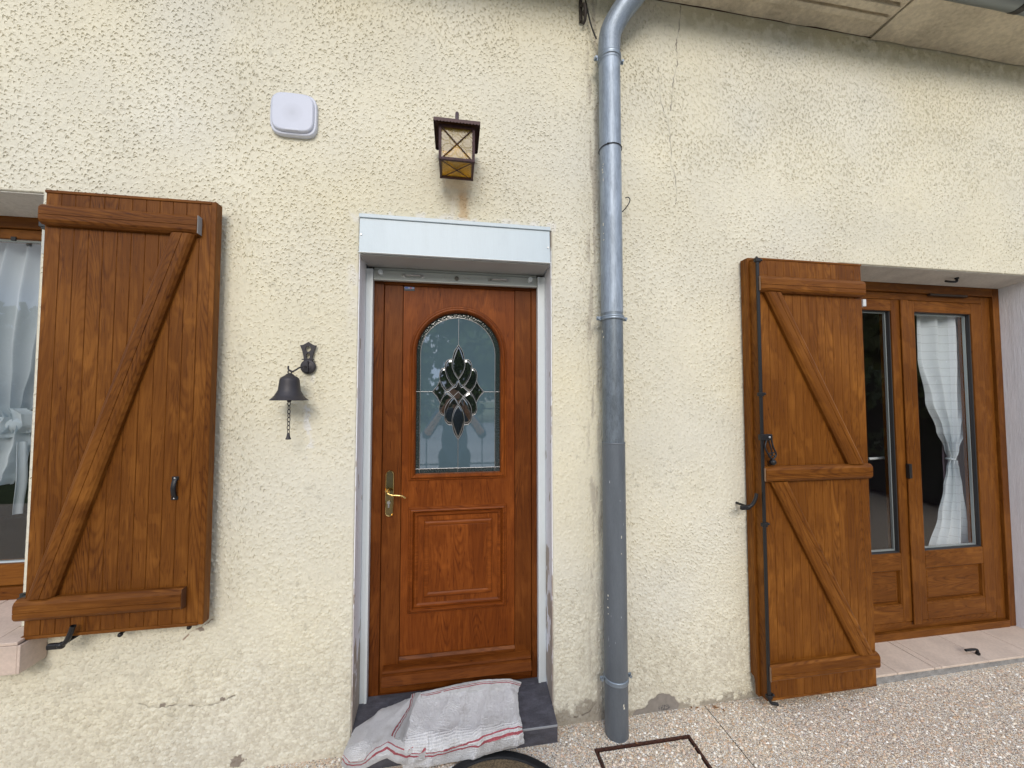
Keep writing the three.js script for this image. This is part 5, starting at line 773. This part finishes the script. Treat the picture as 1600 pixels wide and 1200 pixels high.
// ================================================================ FLOOR CLOTH on the step
{
  const c = thing('floor_cloth', 'white waffle floor cloth with red stripes lying rumpled over the step', 'cloth');
  const waffle = dataTex(256, 256, (i, j) => { const a = Math.abs(((i / 8) % 1) - 0.5) * 2, b = Math.abs(((j / 8) % 1) - 0.5) * 2; return 0.65 * Math.max(a, b) + 0.35 * vn(i / 3, j / 3, 200, 85, 85); });
  const clothTex = (stripes, along) => dataTex(512, 512, (i, j) => {
    const u = i / 512, v = j / 512, t = along === 'u' ? u : v, q = along === 'u' ? v : u; let col = [0.88, 0.87, 0.87]; const n = fbm(u * 6, v * 6, 205, 4), s = vn(i / 2.5, j / 2.5, 208);
    col = col.map((x, k) => x * (0.92 + 0.12 * n + 0.10 * (s - 0.5))); const d = sm(0.55, 0.8, fbm(u * 4 + 3, v * 4, 210, 4)); col = col.map((x, k) => mix(x, [0.50, 0.46, 0.42][k], d * 0.35)); if (vn(i / 5, j / 5, 211) > 0.955) col = col.map((x) => x * 0.6);
    const wob = (vn(q * 9, 2, 212) - 0.5) * 0.012; for (const [p, w] of stripes) if (Math.abs(t + wob - p) < w * 0.72) col = [0.50, 0.12, 0.14].map((x) => x * (0.8 + 0.5 * s)); return col;
  }, true);
  const mat = (st, al) => { const b = waffle.clone(); b.repeat.set(2.4, 1.9); b.needsUpdate = true; return new THREE.MeshStandardMaterial({ map: clothTex(st, al), bumpMap: b, bumpScale: 0.008, roughness: 0.95 }); };
  const D = (s) => { // along the step, over its edge and on to the ground
    if (s < -0.115) return [stepY(-0.115) + (-0.115 - s) * 0.62, -0.115 - (-0.115 - s) * 0.10, 0.5, 0.86];
    if (s < 0.070) return [stepY(s), s, 0.98, 0.2]; if (s < 0.105) { const t = (s - 0.070) / 0.035, a = t * 1.25; return [stepY(0.07) - 0.020 * (1 - Math.cos(a)), 0.070 + 0.024 * Math.sin(a), Math.cos(a), Math.sin(a)]; }
    const y = stepY(0.07) - 0.0137 - (s - 0.105) * 0.92; if (y > 0.006) return [y, 0.0928 + (s - 0.105) * 0.16, 0.17, 0.98]; const r = (0.006 - y); return [0.006, 0.106 + r, 1, 0.05];
  };
  const poly = (pts) => { const L = [0]; for (let i = 1; i < pts.length; i++) L.push(L[i - 1] + Math.hypot(pts[i][0] - pts[i - 1][0], pts[i][1] - pts[i - 1][1])); return (t) => { const d = t * L[L.length - 1]; let k = 0; while (k < L.length - 2 && d > L[k + 1]) k++; const f = (d - L[k]) / (L[k + 1] - L[k] || 1); return [mix(pts[k][0], pts[k + 1][0], f), mix(pts[k][1], pts[k + 1][1], f)]; }; };
  function sheet(topL, botL, leftL, rightL, lift, amp, seed, dir) {
    const T = poly(topL), B = poly(botL), Lf = poly(leftL), Rt = poly(rightL), nu = 110, nv = 90, top = [], U = [], I = [], thick = 0.0035, low = [];
    for (let j = 0; j <= nv; j++) for (let i = 0; i <= nu; i++) {
      const u = i / nu, v = j / nv, t = T(u), b = B(u), l = Lf(v), r = Rt(v), t0 = T(0), t1 = T(1), b0 = B(0), b1 = B(1), k = [0, 1].map((q) => (1 - v) * t[q] + v * b[q] + (1 - u) * l[q] + u * r[q] - ((1 - u) * (1 - v) * t0[q] + u * (1 - v) * t1[q] + (1 - u) * v * b0[q] + u * v * b1[q]));
      const s0 = k[1] + (vn(u * 30, v * 30, seed + 3) - 0.5) * 0.002, x = k[0] + (vn(v * 24, u * 5, seed + 4) - 0.5) * 0.004, [y, z, ny, nz] = D(s0);
      const rr = x * dir[0] + k[1] * dir[1], cr = -x * dir[1] + k[1] * dir[0]; const w = Math.pow(1 - Math.abs(2 * vn(rr * 11, cr * 4, seed) - 1), 2.2) * amp + fbm(x * 9, k[1] * 9, seed + 1, 3) * amp * 0.7 + Math.pow(1 - Math.abs(2 * vn(rr * 34 + 5, cr * 14, seed + 7) - 1), 3) * amp * 0.35, edge = sm(0, 0.05, Math.min(u, 1 - u, v, 1 - v)) * 0.6 + 0.4, h = lift + w * edge;
      top.push(x, y + ny * h, z + nz * h); low.push(x, y + ny * (h - thick), z + nz * (h - thick)); U.push(u, 1 - v);
    }
    const n = (nu + 1) * (nv + 1), q = (a, b, cc, d) => I.push(a, b, cc, a, cc, d); for (let j = 0; j < nv; j++) for (let i = 0; i < nu; i++) { const a = j * (nu + 1) + i; q(a, a + nu + 1, a + nu + 2, a + 1); q(n + a, n + a + 1, n + a + nu + 2, n + a + nu + 1); }
    for (let i = 0; i < nu; i++) { q(i, i + 1, n + i + 1, n + i); const a = nv * (nu + 1) + i; q(a, n + a, n + a + 1, a + 1); } for (let j = 0; j < nv; j++) { const a = j * (nu + 1), b = a + nu + 1; q(a, n + a, n + b, b); const e = a + nu, f = e + nu + 1; q(e, f, n + f, n + e); }
    const g = new THREE.BufferGeometry(); g.setAttribute('position', new THREE.BufferAttribute(new Float32Array([...top, ...low]), 3)); g.setAttribute('uv', new THREE.BufferAttribute(new Float32Array([...U, ...U]), 2)); g.setIndex(I); return toCreasedNormals(g.toNonIndexed(), 1.0);
  }
  part('under_fold', sheet([[-0.445, -0.010], [-0.34, -0.069], [-0.226, -0.116], [-0.16, -0.12]], [[-0.472, 0.124], [-0.43, 0.150], [-0.39, 0.158], [-0.33, 0.134], [-0.283, 0.124], [-0.24, 0.148], [-0.195, 0.166], [-0.14, 0.158], [-0.08, 0.132]], [[-0.445, -0.010], [-0.462, 0.05], [-0.472, 0.124]], [[-0.16, -0.12], [-0.10, 0.0], [-0.08, 0.132]], 0.006, 0.017, 220, [0.8, 0.6]), mat([[0.16, 0.02], [0.225, 0.008]], 'v'), c);
  part('main_sheet', sheet([[-0.172, -0.160], [-0.053, -0.178], [0.054, -0.196], [0.163, -0.200], [0.293, -0.186], [0.353, -0.150]], [[-0.215, 0.172], [-0.12, 0.182], [-0.02, 0.180], [0.095, 0.176], [0.142, 0.164], [0.201, 0.158], [0.273, 0.150], [0.327, 0.140]], [[-0.172, -0.160], [-0.20, -0.05], [-0.225, 0.06], [-0.215, 0.172]], [[0.353, -0.150], [0.325, -0.067], [0.316, 0.03], [0.321, 0.099], [0.327, 0.140]], 0.010, 0.019, 230, [0.95, 0.3]), mat([[0.925, 0.011], [0.955, 0.007], [0.155, 0.012], [0.19, 0.007]], 'v'), c);
  part('turned_edge', sheet([[-0.202, -0.158], [-0.18, -0.166], [-0.160, -0.166]], [[-0.280, 0.052], [-0.25, 0.070], [-0.216, 0.084]], [[-0.202, -0.158], [-0.212, -0.06], [-0.280, 0.052]], [[-0.160, -0.166], [-0.168, -0.08], [-0.216, 0.084]], 0.022, 0.006, 240, [0.2, 0.9]), mat([[0.13, 0.075], [0.33, 0.04]], 'u'), c);
}
// ================================================================ DOORMAT
{
  const m = thing('doormat', 'half-round black rubber doormat just below the step', 'doormat');
  const cx = 0.17, cz = 0.455, A = 0.345, B = 0.36, pts = []; for (let k = 0; k <= 60; k++) { const t = Math.PI + (k / 60) * Math.PI; pts.push([cx + A * Math.cos(t), cz + B * Math.sin(t)]); }
  const shp = shapeOf(pts.map(([x, z]) => [x, -z]));
  const rim = sweep([...pts].map(([x, z]) => [x, -z]), [[0.0, -0.002], [0.002, 0.010], [-0.006, 0.013], [-0.030, 0.013], [-0.036, 0.008]].map(([a, b]) => [-a, b]), true).rotateX(-Math.PI / 2).translate(0, 0.002, 0);
  part('rubber_rim', uvm(rim, 0.1, 0.1), M.rubber, m);
  part('coir_pile', uvm(new THREE.ExtrudeGeometry(shapeOf(pts.map(([x, z]) => [cx + (x - cx) * 0.9, -(cz + (z - cz) * 0.9)])), { depth: 0.008, bevelEnabled: false }).rotateX(-Math.PI / 2).translate(0, 0.001, 0), 0.1, 0.1), new THREE.MeshStandardMaterial({ map: speckle([0.22, 0.16, 0.09], 0.9, 3, 3, 250), roughness: 1, bumpMap: grainTex, bumpScale: 0.006 }), m);
}
// dry leaves blown against the wall
{
  const rl = mulberry(61), lm = std([0.22, 0.10, 0.04], 0.85, 0, { side: THREE.DoubleSide });
  const leafGeo = () => { const s = shapeOf([]); s.moveTo(-0.012, 0); s.quadraticCurveTo(0, 0.010, 0.013, 0); s.quadraticCurveTo(0, -0.009, -0.012, 0); const g = new THREE.ShapeGeometry(s, 6); const p = g.attributes.position; for (let k = 0; k < p.count; k++) p.setZ(k, 18 * p.getX(k) ** 2 - 30 * p.getY(k) ** 2 + 0.002); return g.rotateX(-Math.PI / 2); };
  for (const [x, z, lb] of [[1.235, 0.012, 'dry brown leaf against the wall, nearest the broken patch'], [1.262, 0.018, 'dry brown leaf against the wall, second from the broken patch'], [1.36, 0.03, 'largest orange-brown dry leaf on the paving'], [1.39, 0.055, 'small dry leaf just in front of the largest one'], [0.855, 0.150, 'dry leaf lying on the rim of the inspection cover'], [2.02, 0.16, 'dark dry leaf lying below the right shutter']]) {
    const t = thing('dry_leaf', lb, 'leaf', 'dry leaves on the paving'); part('blade', leafGeo(), lm, t); t.position.set(x, gy(x) + 0.006, z); t.rotation.set((rl() - 0.5) * 0.6, rl() * 6, (rl() - 0.5) * 0.5); t.scale.setScalar(x === 1.36 ? 1.3 : 0.85);
  }
}

// ================================================================ ACROSS THE YARD: what the panes mirror
{
  const road = part('road', box(-1.6, 40, -0.06, -0.005, 5.2, 23.5, 0), new THREE.MeshStandardMaterial({ map: speckle([0.34, 0.34, 0.35], 0.2, 4, 4, 260), roughness: 0.9 }), scene); road.userData = { kind: 'structure' };
  const gate = thing('iron_fence', 'black wrought iron fence mirrored in the door glass', 'fence');
  const bars = []; part('rail', [box(-2.6, 2.6, 1.40, 1.43, 5.98, 6.02, 0), box(-2.6, 2.6, 0.2, 0.23, 5.98, 6.02, 0)], M.iron, gate); for (let k = 0; k < 14; k++) { const x = -2.6 + k * 0.4; part('bar', [cyl(0.011, 1.5, 8).translate(x, 0.78, 6), sph(0.03, x, 0.8, 6)], M.iron, gate); }
  const leafG = new THREE.PlaneGeometry(1, 0.62), rr = mulberry(90), mx = new THREE.Matrix4(), q = new THREE.Quaternion(), col = new THREE.Color();
  const crown = (parent, blobs, n, size, base, name = 'crown') => {
    const im = new THREE.InstancedMesh(leafG, new THREE.MeshPhysicalMaterial({ color: 0xffffff, roughness: 0.95, transmission: 0.4, thickness: 0, side: THREE.DoubleSide }), n);
    for (let k = 0; k < n; k++) { const b = blobs[Math.floor(rr() * blobs.length)]; let d; do d = [rr() * 2 - 1, rr() * 2 - 1, rr() * 2 - 1]; while (Math.hypot(...d) > 1); const e = Math.hypot(...d) || 1, f = Math.pow(e, 0.5) / e; q.setFromEuler(new THREE.Euler(rr() * 6, rr() * 6, rr() * 6)); const s = size * (0.6 + 0.8 * rr()); mx.compose(new THREE.Vector3(b[0] + d[0] * f * b[3], b[1] + d[1] * f * b[4], b[2] + d[2] * f * b[5]), q, new THREE.Vector3(s, s, s)); im.setMatrixAt(k, mx); const v = 1.0 + 1.0 * rr(); im.setColorAt(k, col.setRGB(base[0] * v, base[1] * v, base[2] * v * (0.7 + 0.5 * rr()))); }
    im.name = name; im.userData = { kind: 'stuff' }; im.castShadow = im.receiveShadow = true; parent.add(im); return im;
  };
  const bark = std([0.10, 0.075, 0.05], 0.9);
  const tree = (x, z, h, w, base, label) => { const t = thing('garden_tree', label, 'tree', 'trees across the road'); part('trunk', tube([[x, -0.1, z], [x + 0.05, h * 0.25, z], [x - 0.05, h * 0.5, z + 0.05], [x, h * 0.75, z]], 0.16, 16, 8), bark, t); part('limb', [tube([[x, h * 0.35, z], [x + w * 0.3, h * 0.55, z + 0.2], [x + w * 0.5, h * 0.7, z]], 0.07, 10, 6), tube([[x, h * 0.4, z], [x - w * 0.3, h * 0.6, z - 0.2], [x - w * 0.5, h * 0.72, z]], 0.07, 10, 6)], bark, t); const bl = [[x, h * 0.72, z, w * 0.6, h * 0.26, w * 0.6]]; for (let k = 0; k < 7; k++) bl.push([x + (rr() - 0.5) * w * 1.3, h * (0.26 + 0.58 * rr()), z + (rr() - 0.5) * w, w * 0.36, h * 0.15, w * 0.36]); crown(t, bl, h > 10 ? 4600 : 2600, h > 10 ? 0.46 : 0.28, base); };
  tree(-7.8, 27, 11.6, 6.1, [0.10, 0.15, 0.035], 'broad green tree mirrored at the upper left of the door glass'); tree(1.0, 29.5, 12.2, 6.8, [0.075, 0.12, 0.035], 'tall tree mirrored in the middle of the door glass'); tree(8.5, 31, 11.2, 6.1, [0.08, 0.12, 0.04], 'lower green tree mirrored at the upper right of the door glass');
  tree(-12, 11, 4.6, 2.6, [0.05, 0.08, 0.03], 'small green tree mirrored in the left window'); tree(-17, 14, 5.2, 3.2, [0.045, 0.075, 0.03], 'rounded tree farther left mirrored in the left window'); tree(-9.0, 15, 5.6, 2.8, [0.05, 0.078, 0.028], 'slim green tree mirrored in the left window beside the small one'); tree(12.5, 7.5, 6.5, 3.4, [0.10, 0.12, 0.03], 'yellow-green tree mirrored over the hedge in the glazed doors');
  tree(17, 11, 8.5, 4.2, [0.06, 0.085, 0.025], 'big green tree mirrored behind the yellow-green one in the glazed doors'); tree(-3.0, 30, 11.4, 6.4, [0.09, 0.14, 0.035], 'bushy tree mirrored at the left of the middle in the door glass'); tree(4.8, 28, 10.6, 5.8, [0.08, 0.125, 0.035], 'bushy tree mirrored at the right of the middle in the door glass');
  const shrubs = thing('shrub_row', 'row of green shrubs across the road, mirrored in the door glass', 'shrubs'); { const bl = []; for (let k = 0; k < 34; k++) bl.push([-22 + k * 1.35, 0.9 + 2.2 * rr(), 25.4 + rr(), 1.4, 1.3, 1.1]); for (let k = 0; k < 8; k++) part('stem', cyl(0.05, 1.4, 6).translate(-20 + k * 5.4, 0.6, 25.8), bark, shrubs); crown(shrubs, bl, 12000, 0.36, [0.08, 0.13, 0.03], 'foliage'); }
  const hedge = thing('hedge', 'tall clipped dark hedge mirrored in the glazed doors', 'hedge'); const hb = []; for (let k = 0; k < 26; k++) hb.push([6.9 + (rr() - 0.5) * 0.5, 0.4 + 1.6 * rr(), 0.8 + k * 0.42, 0.5, 0.40, 0.5]); for (let k = 0; k < 10; k++) part('stem', cyl(0.04, 1.8, 6).translate(7.0, 0.9, 1.2 + k * 1.0), bark, hedge); part('inner_growth', box(6.7, 7.3, 0.1, 2.1, 0.9, 11.4, 0.2), std([0.012, 0.02, 0.008], 1), hedge); crown(hedge, hb, 12000, 0.10, [0.05, 0.085, 0.025], 'foliage');
}
// ---------------------------------------------------------------- the person taking the picture, seen in the door glass
function fieldMesh(center, halfSize, res, bones, k = 0.03) {   // smooth union of tapered capsules
  const mc = new MarchingCubes(res, new THREE.MeshStandardMaterial(), false, false, 120000); mc.isolation = 0; const n = res, f = mc.field, sd = (px, py, pz, [a, b, ra, rb]) => { const bx = b[0] - a[0], by = b[1] - a[1], bz = b[2] - a[2], l = bx * bx + by * by + bz * bz || 1e-9, t = clamp(((px - a[0]) * bx + (py - a[1]) * by + (pz - a[2]) * bz) / l); return Math.hypot(px - a[0] - bx * t, py - a[1] - by * t, pz - a[2] - bz * t) - mix(ra, rb, t); };
  for (let z = 0; z < n; z++) for (let y = 0; y < n; y++) for (let x = 0; x < n; x++) { const px = center[0] + ((x - n / 2) / (n / 2)) * halfSize, py = center[1] + ((y - n / 2) / (n / 2)) * halfSize, pz = center[2] + ((z - n / 2) / (n / 2)) * halfSize; let d = 9; for (const b of bones) { const e = sd(px, py, pz, b), h = Math.max(k - Math.abs(d - e), 0) / k; d = Math.min(d, e) - h * h * k * 0.25; } f[x + y * n + z * n * n] = -d; }
  mc.update(); const c = mc.count, g = new THREE.BufferGeometry(); g.setAttribute('position', new THREE.BufferAttribute(mc.positionArray.slice(0, c * 3), 3)); g.setAttribute('normal', new THREE.BufferAttribute(mc.normalArray.slice(0, c * 3), 3)); g.setAttribute('uv', new THREE.BufferAttribute(new Float32Array(c * 2), 2)); g.scale(halfSize, halfSize, halfSize).translate(...center); return g;
}
{
  const p = thing('person', 'person in blue shirt and dark trousers raising a phone, mirrored in the door glass', 'person');
  const skin = std([0.42, 0.25, 0.18], 0.6), shirt = std([0.05, 0.075, 0.13], 0.85), trous = std([0.02, 0.022, 0.03], 0.9), hair = std([0.03, 0.022, 0.018], 0.8);
  const Z = 2.24, sides = [-1, 1], arm = (s, e) => [[[s * 0.19, 1.43, Z], [s * 0.315, 1.22, Z - 0.10], 0.055 + e, 0.046 + e]], fore = (s) => [[[s * 0.315, 1.22, Z - 0.10], [s * 0.115, 1.53, 1.93], 0.043, 0.030]];
  const head = [[[0, 1.66, Z - 0.02], [0, 1.70, Z - 0.005], 0.082, 0.088], [[0, 1.59, Z - 0.05], [0, 1.62, Z - 0.04], 0.05, 0.062], [[0, 1.635, Z - 0.105], [0, 1.66, Z - 0.100], 0.014, 0.008], ...sides.map((s) => [[s * 0.085, 1.635, Z], [s * 0.087, 1.665, Z + 0.005], 0.014, 0.017]), [[0, 1.46, Z + 0.02], [0, 1.58, Z], 0.055, 0.05]];
  const hand = (s) => { const c = [s * 0.098, 1.555, 1.90], o = [[[s * 0.112, 1.535, 1.925], c, 0.026, 0.026], [[s * 0.10, 1.58, 1.905], [s * 0.098, 1.545, 1.91], 0.022, 0.022]]; for (let k = 0; k < 4; k++) { const y = 1.545 + k * 0.017, l = [0.03, 0.038, 0.04, 0.034][k]; o.push([[s * 0.096, y, 1.893], [s * 0.088, y + 0.004, 1.872], 0.0092, 0.0085], [[s * 0.088, y + 0.004, 1.872], [s * (0.088 - l * 0.5), y + 0.006, 1.862 + 0.001], 0.0085, 0.0075]); } o.push([[s * 0.098, 1.545, 1.912], [s * 0.075, 1.56, 1.905], 0.0115, 0.010], [[s * 0.075, 1.56, 1.905], [s * 0.052, 1.575, 1.897], 0.0095, 0.0085]); return o; };
  const legs = sides.flatMap((s) => [[[s * 0.095, 0.93, Z + 0.02], [s * 0.11, 0.50, Z], 0.092, 0.062], [[s * 0.11, 0.50, Z], [s * 0.115, 0.10, Z + 0.03], 0.058, 0.042]]);
  const torso = (e) => [[[0, 0.98, Z + 0.02], [0, 1.15, Z + 0.02], 0.145 + e, 0.14 + e], [[0, 1.15, Z + 0.02], [0, 1.36, Z + 0.02], 0.14 + e, 0.13 + e], [[-0.15, 1.41, Z + 0.01], [0.15, 1.41, Z + 0.01], 0.085 + e, 0.085 + e]];
  part('body', [fieldMesh([0, 0.95, Z - 0.12], 1.0, 96, [...head, ...torso(-0.012), ...sides.flatMap((s) => [...arm(s, -0.01), ...fore(s)]), ...legs.map(([a, b, c, d]) => [a, b, c - 0.012, d - 0.006])], 0.04), ...sides.map((s) => fieldMesh([s * 0.09, 1.565, 1.90], 0.075, 50, hand(s), 0.008))], skin, p);
  part('shirt', fieldMesh([0, 1.2, Z - 0.05], 0.5, 72, [...torso(0.004), ...sides.flatMap((s) => arm(s, 0.008))], 0.04), shirt, p);
  part('trousers', fieldMesh([0, 0.5, Z], 0.6, 72, [...legs, [[-0.05, 0.96, Z + 0.02], [0.05, 0.96, Z + 0.02], 0.13, 0.13]], 0.04), trous, p);
  part('shoe', fieldMesh([0, 0.06, Z - 0.05], 0.24, 48, sides.map((s) => [[s * 0.115, 0.05, Z + 0.04], [s * 0.125, 0.04, Z - 0.15], 0.045, 0.036]), 0.01), trous, p);
  part('hair', fieldMesh([0, 1.71, Z + 0.01], 0.16, 40, [[[0, 1.73, Z + 0.01], [0, 1.71, Z + 0.03], 0.088, 0.090], [[-0.05, 1.755, Z - 0.04], [0.05, 1.755, Z - 0.04], 0.04, 0.04]], 0.03), hair, p);
  const ph = thing('smartphone', 'black smartphone held up in both hands, mirrored in the door glass', 'phone');
  part('case', new RoundedBoxGeometry(0.162, 0.078, 0.009, 3, 0.004).translate(0, 1.585, 1.886), M.blackPlastic, ph); part('screen', box(-0.076, 0.076, 1.549, 1.621, 1.8906, 1.8916, 0), std([0.02, 0.02, 0.025], 0.1), ph);
}
renderer.render(scene, camera);
